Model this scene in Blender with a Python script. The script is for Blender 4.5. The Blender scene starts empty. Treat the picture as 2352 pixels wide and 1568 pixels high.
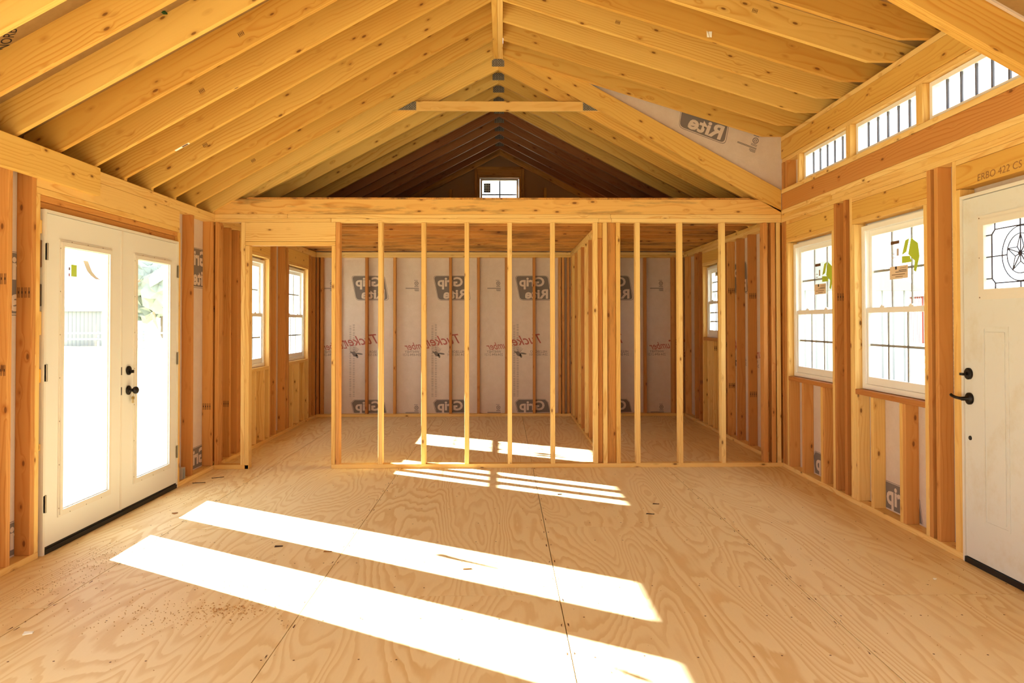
import bpy, bmesh, math, random
from mathutils import Matrix, Vector
random.seed(7)
scene = bpy.context.scene
C = scene.collection

# ------------------------------------------------------------------ camera, sky, sun, exposure
F_PX, PP_X, PP_Y = 1712.8, 1181.8, 713.5            # focal length and principal point in a 2352x1568 frame
YAW, PITCH, ROLL = 0.01551, 0.01483, 0.00131
EYE = 1.374
cam_data = bpy.data.cameras.new('camera')
cam = bpy.data.objects.new('camera', cam_data)
C.objects.link(cam)
cam_data.sensor_width = 36.0
cam_data.lens = F_PX / 2352 * 36
cam_data.shift_x = (1176 - PP_X) / 2352
cam_data.shift_y = -(784 - PP_Y) / 2352
cam_data.clip_start, cam_data.clip_end = 0.05, 600
fwd = Vector((math.sin(YAW) * math.cos(PITCH), math.cos(YAW) * math.cos(PITCH), math.sin(PITCH)))
right = Vector((math.cos(YAW), -math.sin(YAW), 0))
up = right.cross(fwd)
r2 = right * math.cos(ROLL) - up * math.sin(ROLL)
u2 = right * math.sin(ROLL) + up * math.cos(ROLL)
M = Matrix((r2, u2, -fwd)).transposed().to_4x4()
M.translation = Vector((0, 0, EYE))
cam.matrix_world = M
scene.camera = cam

world = bpy.data.worlds.new('sky')
scene.world = world
world.use_nodes = True
wn = world.node_tree
wn.nodes['Background'].inputs[0].default_value = (0.84, 0.93, 1.0, 1)
wn.nodes['Background'].inputs[1].default_value = 2.3

sun_data = bpy.data.lights.new('sun', 'SUN')
sun_data.energy = 30.0
sun_data.angle = math.radians(0.6)
sun_data.color = (0.87, 0.95, 1.0)
sun = bpy.data.objects.new('sun', sun_data)
C.objects.link(sun)
sun.location = (-20, 12, 14)
sun.rotation_euler = Vector((1.865, -1.165, -1.0)).to_track_quat('-Z', 'Y').to_euler()

vs = scene.view_settings
vs.view_transform = 'Standard'
vs.look = 'None'
vs.gamma = 1.0
vs.use_curve_mapping = False
vs.exposure = 1.23
scene.cycles.max_bounces = 10
scene.cycles.diffuse_bounces = 6
scene.cycles.glossy_bounces = 4
scene.cycles.transparent_max_bounces = 16
scene.cycles.caustics_reflective = False
scene.cycles.caustics_refractive = False
scene.cycles.sample_clamp_indirect = 8.0

# ------------------------------------------------------------------ key dimensions (metres)
XL, XR = -2.712, 2.650              # inner stud faces of the two long walls
YP, YF, YB = 7.042, 10.866, -2.0    # partition face, far wall stud face, wall behind
D = 0.089                           # stud depth
T = 0.038                           # lumber thickness
S = 0.4064                          # sixteen inch spacing
X0 = -0.044                         # ridge
PW = 0.562                          # roof slope
ZP = 2.391                          # top of wall plates

# ------------------------------------------------------------------ materials
MAT = {}
def srgb(r, g, b):
    f = lambda c: (c / 255 / 12.92) if c / 255 <= 0.04045 else ((c / 255 + 0.055) / 1.055) ** 2.4
    return (f(r), f(g), f(b), 1)

class NT:
    def __init__(self, name):
        m = bpy.data.materials.new(name)
        m.use_nodes = True
        self.m, self.t = m, m.node_tree
        self.b = self.t.nodes['Principled BSDF']
        MAT[name] = m
    def n(self, kind, **kw):
        nd = self.t.nodes.new(kind)
        for k, v in kw.items():
            setattr(nd, k, v)
        return nd
    def l(self, a, b):
        self.t.links.new(a, b)
    def math(self, op, a, b=None, c=None):
        nd = self.n('ShaderNodeMath', operation=op)
        for i, v in enumerate((a, b, c)):
            if v is None:
                continue
            if isinstance(v, (int, float)):
                nd.inputs[i].default_value = v
            else:
                self.l(v, nd.inputs[i])
        return nd.outputs[0]
    def ramp(self, fac, stops):
        nd = self.n('ShaderNodeValToRGB')
        el = nd.color_ramp.elements
        while len(el) < len(stops):
            el.new(0.5)
        for e, (p, col) in zip(el, stops):
            e.position = p
            e.color = col
        self.l(fac, nd.inputs[0])
        return nd.outputs[0]
    def mix(self, fac, a, b, mode='MIX'):
        nd = self.n('ShaderNodeMix', data_type='RGBA', blend_type=mode)
        for sock, v in ((nd.inputs[0], fac), (nd.inputs[6], a), (nd.inputs[7], b)):
            if isinstance(v, (int, float)):
                sock.default_value = v
            elif isinstance(v, tuple):
                sock.default_value = v
            else:
                self.l(v, sock)
        return nd.outputs[2]
    def noise(self, vec, scale, detail=2, rough=0.5, dist=0.0):
        nd = self.n('ShaderNodeTexNoise')
        nd.inputs['Scale'].default_value = scale
        nd.inputs['Detail'].default_value = detail
        nd.inputs['Roughness'].default_value = rough
        nd.inputs['Distortion'].default_value = dist
        if vec is not None:
            self.l(vec, nd.inputs['Vector'])
        return nd.outputs[0]
    def coords(self, scale=(1, 1, 1), seed=True, mult=37.0):
        tc = self.n('ShaderNodeTexCoord')
        out = tc.outputs['Object']
        if seed:
            oi = self.n('ShaderNodeObjectInfo')
            cx = self.n('ShaderNodeCombineXYZ')
            self.l(self.math('MULTIPLY', oi.outputs['Random'], mult), cx.inputs[0])
            self.l(self.math('MULTIPLY', oi.outputs['Random'], mult * 3.1), cx.inputs[1])
            self.l(self.math('MULTIPLY', oi.outputs['Random'], mult * 5.3), cx.inputs[2])
            va = self.n('ShaderNodeVectorMath', operation='MULTIPLY')
            self.l(out, va.inputs[0])
            va.inputs[1].default_value = scale
            vb = self.n('ShaderNodeVectorMath', operation='ADD')
            self.l(va.outputs[0], vb.inputs[0])
            self.l(cx.outputs[0], vb.inputs[1])
            return vb.outputs[0], out, oi.outputs['Random']
        return out, out, None

def flat(name, col, rough=0.6, metal=0.0, spec=0.3):
    k = NT(name)
    k.b.inputs['Base Color'].default_value = col
    k.b.inputs['Roughness'].default_value = rough
    k.b.inputs['Metallic'].default_value = metal
    k.b.inputs['Specular IOR Level'].default_value = spec
    return k

def lumber(name, early_a, early_b, late_mul, knots=0.075, mold=0.0, freq=52.0):
    """sawn softwood: growth rings around an off-centre pith, knots, streaks; length runs along local X"""
    k = NT(name)
    seeded, obj, rnd = k.coords((1, 1, 1))
    sep = k.n('ShaderNodeSeparateXYZ')
    k.l(obj, sep.inputs[0])
    st = k.n('ShaderNodeVectorMath', operation='MULTIPLY')
    k.l(seeded, st.inputs[0]); st.inputs[1].default_value = (0.55, 2.4, 2.4)
    slow = k.noise(st.outputs[0], 1.6, 2, 0.5)
    # pith position from the random value
    r1 = k.math('FRACT', k.math('MULTIPLY', rnd, 17.3))
    r2_ = k.math('FRACT', k.math('MULTIPLY', rnd, 41.7))
    py = k.math('MULTIPLY', k.math('SUBTRACT', r1, 0.5), 0.26)
    pz = k.math('MULTIPLY', k.math('SUBTRACT', r2_, 0.5), 0.26)
    dy = k.math('ADD', sep.outputs[1], py)
    dz = k.math('ADD', sep.outputs[2], pz)
    rad = k.math('SQRT', k.math('ADD', k.math('MULTIPLY', dy, dy), k.math('MULTIPLY', dz, dz)))
    # knots
    kv = k.n('ShaderNodeVectorMath', operation='MULTIPLY')
    k.l(seeded, kv.inputs[0]); kv.inputs[1].default_value = (5.2, 12.0, 12.0)
    vor = k.n('ShaderNodeTexVoronoi', feature='F1')
    vor.inputs['Scale'].default_value = 1.0
    k.l(kv.outputs[0], vor.inputs['Vector'])
    dist = vor.outputs['Distance']
    near = k.n('ShaderNodeMapRange', interpolation_type='SMOOTHSTEP')
    near.inputs[1].default_value = 0.0; near.inputs[2].default_value = 0.36
    near.inputs[3].default_value = 0.022; near.inputs[4].default_value = 0.0
    k.l(dist, near.inputs[0])
    rr = k.math('ADD', rad, k.math('MULTIPLY', slow, 0.14))
    rr = k.math('ADD', rr, near.outputs[0])
    ring = k.math('FRACT', k.math('MULTIPLY', rr, freq))
    band = k.ramp(ring, [(0.0, (0, 0, 0, 1)), (0.55, (0.12, 0.12, 0.12, 1)), (0.86, (1, 1, 1, 1)), (1.0, (0, 0, 0, 1))])
    fine_v = k.n('ShaderNodeVectorMath', operation='MULTIPLY')
    k.l(seeded, fine_v.inputs[0]); fine_v.inputs[1].default_value = (1.5, 90, 90)
    fine = k.noise(fine_v.outputs[0], 1.0, 3, 0.6)
    streak_v = k.n('ShaderNodeVectorMath', operation='MULTIPLY')
    k.l(seeded, streak_v.inputs[0]); streak_v.inputs[1].default_value = (0.7, 9, 9)
    streak = k.noise(streak_v.outputs[0], 1.0, 2, 0.5)
    early = k.mix(k.math('FRACT', k.math('MULTIPLY', rnd, 7.9)), early_a, early_b)
    late = k.mix(1.0, early, late_mul, 'MULTIPLY')
    msk = k.n('ShaderNodeMapRange')
    msk.inputs[1].default_value = 0.38; msk.inputs[2].default_value = 0.66
    msk.inputs[3].default_value = 0.18; msk.inputs[4].default_value = 0.85
    mkv = k.n('ShaderNodeVectorMath', operation='MULTIPLY')
    k.l(seeded, mkv.inputs[0]); mkv.inputs[1].default_value = (0.8, 5.0, 5.0)
    k.l(k.noise(mkv.outputs[0], 1.3, 1, 0.5), msk.inputs[0])
    col = k.mix(k.math('MULTIPLY', band, msk.outputs[0]), early, late)
    col = k.mix(k.math('MULTIPLY', k.math('SUBTRACT', streak, 0.35), 0.9), col, k.mix(1.0, col, (0.86, 0.74, 0.60, 1), 'MULTIPLY'))
    col = k.mix(k.math('MULTIPLY', fine, 0.25), col, k.mix(1.0, col, (0.78, 0.66, 0.52, 1), 'MULTIPLY'))
    kn = k.n('ShaderNodeMapRange', interpolation_type='SMOOTHSTEP')
    kn.inputs[1].default_value = knots * 0.75; kn.inputs[2].default_value = knots * 1.4
    kn.inputs[3].default_value = 1.0; kn.inputs[4].default_value = 0.0
    k.l(dist, kn.inputs[0])
    halo = k.n('ShaderNodeMapRange', interpolation_type='SMOOTHSTEP')
    halo.inputs[1].default_value = knots; halo.inputs[2].default_value = knots * 3.0
    halo.inputs[3].default_value = 0.4; halo.inputs[4].default_value = 0.0
    k.l(dist, halo.inputs[0])
    col = k.mix(halo.outputs[0], col, k.mix(1.0, col, (0.62, 0.42, 0.26, 1), 'MULTIPLY'))
    col = k.mix(k.math('MULTIPLY', kn.outputs[0], 0.8), col, srgb(104, 56, 20))
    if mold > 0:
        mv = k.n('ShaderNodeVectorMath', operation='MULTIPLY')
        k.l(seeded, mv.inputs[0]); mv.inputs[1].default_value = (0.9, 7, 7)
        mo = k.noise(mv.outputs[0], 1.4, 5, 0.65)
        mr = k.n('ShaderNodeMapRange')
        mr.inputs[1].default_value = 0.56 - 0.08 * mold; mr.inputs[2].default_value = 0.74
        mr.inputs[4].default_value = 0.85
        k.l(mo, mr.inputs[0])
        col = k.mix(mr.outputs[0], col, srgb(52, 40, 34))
    k.l(col, k.b.inputs['Base Color'])
    k.b.inputs['Roughness'].default_value = 0.62
    k.b.inputs['Specular IOR Level'].default_value = 0.25
    bump = k.n('ShaderNodeBump')
    bump.inputs['Strength'].default_value = 0.12
    bump.inputs['Distance'].default_value = 0.002
    k.l(fine, bump.inputs['Height'])
    k.l(bump.outputs[0], k.b.inputs['Normal'])
    return k

LATE = (0.80, 0.60, 0.38, 1)
lumber('pine', srgb(242, 208, 138), srgb(230, 186, 106), LATE, 0.085)
lumber('fir', srgb(218, 160, 90), srgb(186, 122, 62), (0.78, 0.60, 0.44, 1), 0.085)
lumber('truss_dark', srgb(176, 116, 70), srgb(146, 90, 52), (0.78, 0.60, 0.44, 1), 0.085)  # darker, redder lumber for the trusses further back
lumber('rafter_pine', srgb(236, 196, 110), srgb(212, 162, 76), LATE, 0.085, freq=46)
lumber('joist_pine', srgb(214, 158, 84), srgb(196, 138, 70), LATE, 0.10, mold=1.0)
lumber('rim_pine', srgb(234, 186, 106), srgb(226, 176, 96), LATE, 0.10, mold=0.25)

def plywood(name, light, dark, across=0, bands=9.0, contrast=0.75):
    k = NT(name)
    sc = (1.9, 0.30, 1.0)
    seeded, obj, rnd = k.coords(sc)
    n1 = k.noise(seeded, 1.35, 1.5, 0.45, 0.35)
    n2v = k.n('ShaderNodeVectorMath', operation='MULTIPLY')
    k.l(seeded, n2v.inputs[0]); n2v.inputs[1].default_value = (4.5, 4.5, 4.5)
    n2 = k.noise(n2v.outputs[0], 1.6, 2, 0.5)
    f = k.math('ADD', k.math('MULTIPLY', n1, bands * 2.2), k.math('MULTIPLY', n2, 1.7))
    fr = k.math('FRACT', f)
    band = k.ramp(fr, [(0.0, (0, 0, 0, 1)), (0.42, (0.08, 0.08, 0.08, 1)), (0.70, (0.9, 0.9, 0.9, 1)), (0.90, (1, 1, 1, 1)), (1.0, (0, 0, 0, 1))])
    patch = k.noise(n2v.outputs[0], 0.35, 2, 0.5)
    fv = k.n('ShaderNodeVectorMath', operation='MULTIPLY')
    k.l(seeded, fv.inputs[0]); fv.inputs[1].default_value = (60, 60, 60)
    fib = k.noise(fv.outputs[0], 1.0, 2, 0.6)
    amt = k.math('MULTIPLY', band, k.math('MULTIPLY', patch, contrast * 1.7))
    amt_c = k.n('ShaderNodeClamp'); k.l(amt, amt_c.inputs[0])
    li = k.mix(k.math('FRACT', k.math('MULTIPLY', rnd, 5.7)), light, k_mul(light, (0.97, 0.93, 0.86)))
    col = k.mix(amt_c.outputs[0], li, dark)
    col = k.mix(k.math('MULTIPLY', fib, 0.22), col, k.mix(1.0, col, (0.80, 0.70, 0.56, 1), 'MULTIPLY'))
    # footprints and dust of the building site
    sv = k.n('ShaderNodeTexCoord')
    st = k.noise(sv.outputs['Object'], 2.2, 6, 0.7)
    sr = k.n('ShaderNodeMapRange')
    sr.inputs[1].default_value = 0.60; sr.inputs[2].default_value = 0.80; sr.inputs[4].default_value = 0.28
    k.l(st, sr.inputs[0])
    col = k.mix(sr.outputs[0], col, k.mix(1.0, col, (0.62, 0.55, 0.46, 1), 'MULTIPLY'))
    k.l(col, k.b.inputs['Base Color'])
    k.b.inputs['Roughness'].default_value = 0.55
    k.b.inputs['Specular IOR Level'].default_value = 0.3
    return k
def k_mul(c, m):
    return (c[0] * m[0], c[1] * m[1], c[2] * m[2], 1)
plywood('floor_plywood', srgb(243, 222, 174), srgb(224, 188, 126), bands=10.5, contrast=0.78)

k = NT('roof_osb')
seeded, obj, rnd = k.coords((1, 1, 1))
a = k.noise(seeded, 26, 3, 0.6)
b_ = k.noise(seeded, 2.5, 3, 0.5)
col = k.mix(a, srgb(170, 132, 80), srgb(140, 104, 58))
col = k.mix(k.math('MULTIPLY', b_, 0.4), col, srgb(130, 96, 54))
k.l(col, k.b.inputs['Base Color'])
k.b.inputs['Roughness'].default_value = 0.7

k = NT('wrap_facing')
tc = k.n('ShaderNodeTexCoord')
a = k.noise(tc.outputs['Object'], 9, 5, 0.65)
w1 = k.noise(tc.outputs['Object'], 70, 2, 0.6)
col = k.mix(a, srgb(228, 212, 198), srgb(206, 184, 166))
col = k.mix(k.math('MULTIPLY', w1, 0.35), col, srgb(198, 174, 154))
k.l(col, k.b.inputs['Base Color'])
k.b.inputs['Roughness'].default_value = 0.38
k.b.inputs['Specular IOR Level'].default_value = 0.45
wr = k.noise(tc.outputs['Object'], 5.5, 4, 0.55, 1.4)
bump = k.n('ShaderNodeBump')
bump.inputs['Strength'].default_value = 0.35
bump.inputs['Distance'].default_value = 0.012
k.l(wr, bump.inputs['Height']); k.l(bump.outputs[0], k.b.inputs['Normal'])

flat('gable_wrap_dim', srgb(172, 130, 88), 0.7)  # same wrap as lower down, with the loft's dimness put into its colour
flat('sheathing_out', srgb(190, 180, 165), 0.8)
flat('vinyl_white', srgb(238, 234, 228), 0.35)
flat('muntin_grey', srgb(168, 162, 158), 0.4)  # backlit tone of the bars put into their colour
flat('bar_dark', srgb(92, 88, 96), 0.4)
k = flat('door_white', srgb(226, 222, 214), 0.42)
flat('door_trim', srgb(222, 214, 202), 0.42)
k = NT('door_smudged')
tc = k.n('ShaderNodeTexCoord')
a = k.noise(tc.outputs['Object'], 4.5, 6, 0.7)
mr = k.n('ShaderNodeMapRange'); mr.inputs[1].default_value = 0.5; mr.inputs[2].default_value = 0.72; mr.inputs[4].default_value = 0.5
k.l(a, mr.inputs[0])
k.l(k.mix(mr.outputs[0], srgb(216, 214, 208), srgb(198, 184, 156)), k.b.inputs['Base Color'])
k.b.inputs['Roughness'].default_value = 0.42
flat('black_bronze', srgb(30, 24, 20), 0.35, 0.3)
flat('threshold_black', srgb(24, 22, 22), 0.5)
flat('hinge_steel', srgb(150, 138, 118), 0.4, 0.7)
flat('came_lead', srgb(64, 54, 62), 0.45, 0.2)
flat('ink_grey', srgb(122, 110, 104), 0.6)
flat('ink_dark', srgb(104, 68, 40), 0.7)
flat('ink_pencil', srgb(146, 100, 58), 0.7)
flat('ink_black', srgb(36, 30, 28), 0.7)
flat('ink_red', srgb(176, 100, 90), 0.6)
flat('ink_faint', srgb(190, 172, 158), 0.6)
flat('paper', srgb(244, 242, 232), 0.7)
flat('film_clear', srgb(240, 236, 222), 0.5)
flat('print_green', srgb(178, 200, 60), 0.6)
flat('print_purple', srgb(130, 80, 170), 0.6)
flat('print_tan', srgb(226, 200, 170), 0.6)
flat('brass', srgb(200, 176, 110), 0.3, 0.9)
flat('clip_green', srgb(20, 70, 34), 0.6)
flat('metal_box', srgb(200, 196, 186), 0.45, 0.4)
flat('foam_orange', srgb(226, 170, 70), 0.8)
flat('wood_chip', srgb(150, 104, 56), 0.8)
flat('chip_dark', srgb(70, 50, 34), 0.8)
flat('sawdust', srgb(186, 142, 90), 0.9)
flat('siding_white', srgb(236, 238, 240), 0.5)
flat('trim_grey', srgb(132, 134, 138), 0.6)
flat('shed_grey', srgb(134, 134, 134), 0.7)
flat('roof_grey', srgb(136, 136, 136), 0.7)
flat('barn_red', srgb(124, 56, 48), 0.7)
flat('road_grey', srgb(84, 84, 88), 0.9)
flat('bark', srgb(110, 96, 84), 0.9)

k = NT('gusset_steel')
tc = k.n('ShaderNodeTexCoord')
br = k.n('ShaderNodeTexBrick')
br.inputs['Scale'].default_value = 22.0
br.inputs['Color1'].default_value = srgb(150, 140, 124)
br.inputs['Color2'].default_value = srgb(176, 164, 146)
br.inputs['Mortar'].default_value = srgb(46, 40, 36)
br.inputs['Mortar Size'].default_value = 0.05
mp = k.n('ShaderNodeMapping'); mp.inputs['Rotation'].default_value = (math.pi / 2, 0, math.pi / 2)
k.l(tc.outputs['Object'], mp.inputs[0])
sx = k.n('ShaderNodeSeparateXYZ'); k.l(tc.outputs['Object'], sx.inputs[0])
cb = k.n('ShaderNodeCombineXYZ'); k.l(sx.outputs[2], cb.inputs[0]); k.l(sx.outputs[0], cb.inputs[1])
k.l(cb.outputs[0], br.inputs['Vector'])
k.l(br.outputs[0], k.b.inputs['Base Color'])
k.b.inputs['Roughness'].default_value = 0.55

def glassy(name, tint, gloss):
    k = NT(name)
    t = k.t
    t.nodes.remove(k.b)
    out = [n for n in t.nodes if n.type == 'OUTPUT_MATERIAL'][0]
    tr = k.n('ShaderNodeBsdfTransparent'); tr.inputs[0].default_value = tint
    gl = k.n('ShaderNodeBsdfGlossy'); gl.inputs['Roughness'].default_value = 0.02
    mx = k.n('ShaderNodeMixShader'); mx.inputs[0].default_value = gloss
    k.l(tr.outputs[0], mx.inputs[1]); k.l(gl.outputs[0], mx.inputs[2]); k.l(mx.outputs[0], out.inputs[0])
glassy('glass', (0.95, 0.97, 0.97, 1), 0.05)
def screened(name):
    k = NT(name)
    t = k.t
    out = [n for n in t.nodes if n.type == 'OUTPUT_MATERIAL'][0]
    k.b.inputs['Base Color'].default_value = srgb(225, 222, 216)
    k.b.inputs['Roughness'].default_value = 0.8
    tr = k.n('ShaderNodeBsdfTransparent'); tr.inputs[0].default_value = (0.9, 0.92, 0.93, 1)
    mx = k.n('ShaderNodeMixShader'); mx.inputs[0].default_value = 0.18
    k.l(tr.outputs[0], mx.inputs[1]); k.l(k.b.outputs[0], mx.inputs[2]); k.l(mx.outputs[0], out.inputs[0])
screened('film_label')

k = NT('dry_grass')
tc = k.n('ShaderNodeTexCoord')
a = k.noise(tc.outputs['Object'], 0.8, 6, 0.7)
k.l(k.mix(a, srgb(214, 204, 170), srgb(176, 168, 128)), k.b.inputs['Base Color'])
k.b.inputs['Roughness'].default_value = 0.95
k = NT('leaves')
tc = k.n('ShaderNodeTexCoord')
a = k.noise(tc.outputs['Object'], 3.0, 5, 0.7)
k.l(k.mix(a, srgb(120, 126, 114), srgb(146, 150, 140)), k.b.inputs['Base Color'])
k.b.inputs['Roughness'].default_value = 0.9

# ------------------------------------------------------------------ mesh helpers
def link(name, data, parent=None):
    o = bpy.data.objects.new(name, data)
    C.objects.link(o)
    if parent is not None:
        o.parent = parent
    return o

def wm(o):
    m = o.matrix_basis.copy()
    return wm(o.parent) @ m if o.parent else m

def structure(o):
    o['kind'] = 'structure'
    return o

def tag(o, label, cat, group=None):
    o['label'] = label
    o['category'] = cat
    if group:
        o['group'] = group
    return o

def empty(name, loc=(0, 0, 0)):
    o = link(name, None)
    o.location = loc
    return o

_cache = {}
def box_mesh(dx, dy, dz, mat, bev):
    key = (round(dx, 3), round(dy, 3), round(dz, 3), mat, bev)
    if key in _cache:
        return _cache[key]
    bm = bmesh.new()
    bmesh.ops.create_cube(bm, size=1.0)
    for v in bm.verts:
        v.co = Vector((v.co.x * dx, v.co.y * dy, v.co.z * dz))
    if bev:
        bmesh.ops.bevel(bm, geom=bm.edges[:], offset=bev, segments=1, affect='EDGES', profile=0.5)
    me = bpy.data.meshes.new('piece')
    bm.to_mesh(me); bm.free()
    me.materials.append(MAT[mat])
    _cache[key] = me
    return me

def board(parent, name, lo, hi, mat, axis=None, bev=0.0025, label=None):
    """one piece of lumber filling the world box lo..hi, its length along the given axis"""
    lo, hi = Vector(lo), Vector(hi)
    d = hi - lo
    if axis is None:
        axis = max(range(3), key=lambda i: d[i])
    if axis == 0:
        dims, rot = (d.x, d.y, d.z), Matrix.Identity(3)
    elif axis == 1:
        dims, rot = (d.y, d.x, d.z), Matrix.Rotation(math.pi / 2, 3, 'Z')
    else:
        dims, rot = (d.z, d.y, d.x), Matrix.Rotation(-math.pi / 2, 3, 'Y')
    o = link(name, box_mesh(*dims, mat, bev), parent)
    m = rot.to_4x4()
    m.translation = (lo + hi) / 2
    pm = wm(parent) if parent is not None else Matrix.Identity(4)
    o.matrix_local = pm.inverted() @ m
    if label:
        o['label'] = label
    return o

def bm_box(bm, lo, hi, mi=0):
    vs_ = [bm.verts.new((x, y, z)) for x in (lo[0], hi[0]) for y in (lo[1], hi[1]) for z in (lo[2], hi[2])]
    for f in ((0, 1, 3, 2), (4, 6, 7, 5), (0, 4, 5, 1), (2, 3, 7, 6), (0, 2, 6, 4), (1, 5, 7, 3)):
        fc = bm.faces.new([vs_[i] for i in f])
        fc.material_index = mi

def finish(parent, name, bm, mats, origin=None, smooth=False, recalc=True):
    """link a bmesh given in world coordinates as one object with a sensible origin"""
    if recalc:
        bmesh.ops.recalc_face_normals(bm, faces=bm.faces[:])
    if origin is None:
        c = Vector((0, 0, 0))
        lo = Vector([min(v.co[i] for v in bm.verts) for i in range(3)])
        hi = Vector([max(v.co[i] for v in bm.verts) for i in range(3)])
        origin = (lo + hi) / 2
    origin = Vector(origin)
    bmesh.ops.translate(bm, verts=bm.verts[:], vec=-origin)
    me = bpy.data.meshes.new(name)
    bm.to_mesh(me); bm.free()
    for m in (mats if isinstance(mats, (list, tuple)) else [mats]):
        me.materials.append(MAT[m])
    if smooth:
        for p in me.polygons:
            p.use_smooth = True
    o = link(name, me, parent)
    pm = wm(parent) if parent is not None else Matrix.Identity(4)
    o.matrix_local = pm.inverted() @ Matrix.Translation(origin)
    return o

def boxes(parent, name, lst, mats, mi=None, origin=None):
    bm = bmesh.new()
    for i, (lo, hi) in enumerate(lst):
        l2 = [min(a, b) for a, b in zip(lo, hi)]
        h2 = [max(a, b) for a, b in zip(lo, hi)]
        bm_box(bm, l2, h2, mi[i] if mi else 0)
    return finish(parent, name, bm, mats, origin, recalc=True)

def prism_xz(parent, name, pts, y0, y1, mat, ang=0.0, ref=None):
    """extrude a world X-Z outline from y0 to y1; local X turned along the slope"""
    ref = Vector((pts[0][0], y0, pts[0][1])) if ref is None else Vector(ref)
    rot = Matrix.Rotation(-ang, 3, 'Y')
    inv = rot.inverted()
    bm = bmesh.new()
    a = [bm.verts.new(inv @ (Vector((x, y0, z)) - ref)) for x, z in pts]
    b = [bm.verts.new(inv @ (Vector((x, y1, z)) - ref)) for x, z in pts]
    n = len(pts)
    bm.faces.new(a); bm.faces.new(b[::-1])
    for i in range(n):
        bm.faces.new((a[i], b[i], b[(i + 1) % n], a[(i + 1) % n]))
    bmesh.ops.recalc_face_normals(bm, faces=bm.faces[:])
    me = bpy.data.meshes.new(name)
    bm.to_mesh(me); bm.free()
    me.materials.append(MAT[mat])
    o = link(name, me, parent)
    m = rot.to_4x4(); m.translation = ref
    pm = wm(parent) if parent is not None else Matrix.Identity(4)
    o.matrix_local = pm.inverted() @ m
    return o

def copy_piece(o, loc, parent):
    c = o.copy()
    C.objects.link(c)
    c.parent = parent
    c.location = loc
    return c

def wall_cells(u0, u1, z0, z1, holes):
    """rectangles covering a wall minus its openings"""
    us = sorted({u0, u1} | {min(max(v, u0), u1) for h in holes for v in h[:2]})
    zs = sorted({z0, z1} | {min(max(v, z0), z1) for h in holes for v in h[2:]})
    out = []
    for a, b in zip(us, us[1:]):
        run = None
        for c, d in zip(zs, zs[1:]):
            mu, mz = (a + b) / 2, (c + d) / 2
            solid = not any(h[0] < mu < h[1] and h[2] < mz < h[3] for h in holes)
            if solid:
                run = [run[0], d] if run else [c, d]
            if run and (not solid or d == zs[-1]):
                out.append((a, b, run[0], run[1])); run = None
    return out

def tube(bm, pts, r, seg=6, closed=False):
    rings = []
    n = len(pts)
    for i, p in enumerate(pts):
        p = Vector(p)
        a = Vector(pts[(i - 1) % n]) if (i > 0 or closed) else p
        b = Vector(pts[(i + 1) % n]) if (i < n - 1 or closed) else p
        t = (b - a).normalized()
        s = t.orthogonal().normalized() if abs(t.x) < 0.9 else t.cross(Vector((0, 1, 0))).normalized()
        s = t.cross(Vector((1, 0, 0))).normalized() if abs(t.x) < 0.9 else s
        q = t.cross(s).normalized()
        rings.append([bm.verts.new(p + r * (math.cos(2 * math.pi * j / seg) * s + math.sin(2 * math.pi * j / seg) * q)) for j in range(seg)])
    rng = range(n if closed else n - 1)
    for i in rng:
        A, B = rings[i], rings[(i + 1) % n]
        for j in range(seg):
            bm.faces.new((A[j], A[(j + 1) % seg], B[(j + 1) % seg], B[j]))
    if not closed:
        bm.faces.new(rings[0][::-1]); bm.faces.new(rings[-1])

def lathe_x(bm, prof, cx, cy, cz, sgn, seg=20):
    """revolve (distance along X, radius) pairs around an axis parallel to X"""
    rings = []
    for x, r in prof:
        rings.append([bm.verts.new((cx + sgn * x, cy + r * math.cos(2 * math.pi * j / seg), cz + r * math.sin(2 * math.pi * j / seg))) for j in range(seg)])
    for A, B in zip(rings, rings[1:]):
        for j in range(seg):
            bm.faces.new((A[j], A[(j + 1) % seg], B[(j + 1) % seg], B[j]))
    bm.faces.new(rings[0]); bm.faces.new(rings[-1][::-1])

def text_mesh(body, size, shear=0.0, bold=0.0, align='CENTER'):
    cu = bpy.data.curves.new('lettering', 'FONT')
    cu.body = body; cu.size = size; cu.shear = shear; cu.offset = bold
    cu.align_x = align; cu.align_y = 'CENTER'
    cu.resolution_u = 3
    ob = bpy.data.objects.new('lettering', cu)
    C.objects.link(ob)
    bpy.context.view_layer.update()
    dg = bpy.context.evaluated_depsgraph_get()
    me = bpy.data.meshes.new_from_object(ob.evaluated_get(dg))
    bpy.data.objects.remove(ob)
    return me

def text_into(bm, body, size, cx, cy, z, mi, shear=0.0, bold=0.0, sx=1.0, ang=0.0, width=None):
    me = text_mesh(body, size, shear, bold)
    xs = [v.co.x for v in me.vertices]; ys = [v.co.y for v in me.vertices]
    mx, my = (min(xs) + max(xs)) / 2, (min(ys) + max(ys)) / 2
    if width:
        sx = width / (max(xs) - min(xs))
    n0 = len(bm.verts); f0 = len(bm.faces)
    bm.from_mesh(me)
    bm.verts.ensure_lookup_table(); bm.faces.ensure_lookup_table()
    ca, sa = math.cos(ang), math.sin(ang)
    for v in bm.verts[n0:]:
        x, y = (v.co.x - mx) * sx, v.co.y - my
        v.co = Vector((cx + x * ca - y * sa, cy + x * sa + y * ca, z))
    for f in bm.faces[f0:]:
        f.material_index = mi
    bpy.data.meshes.remove(me)

def poly(bm, pts, z, mi):
    f = bm.faces.new([bm.verts.new((x, y, z)) for x, y in pts])
    f.material_index = mi

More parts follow.
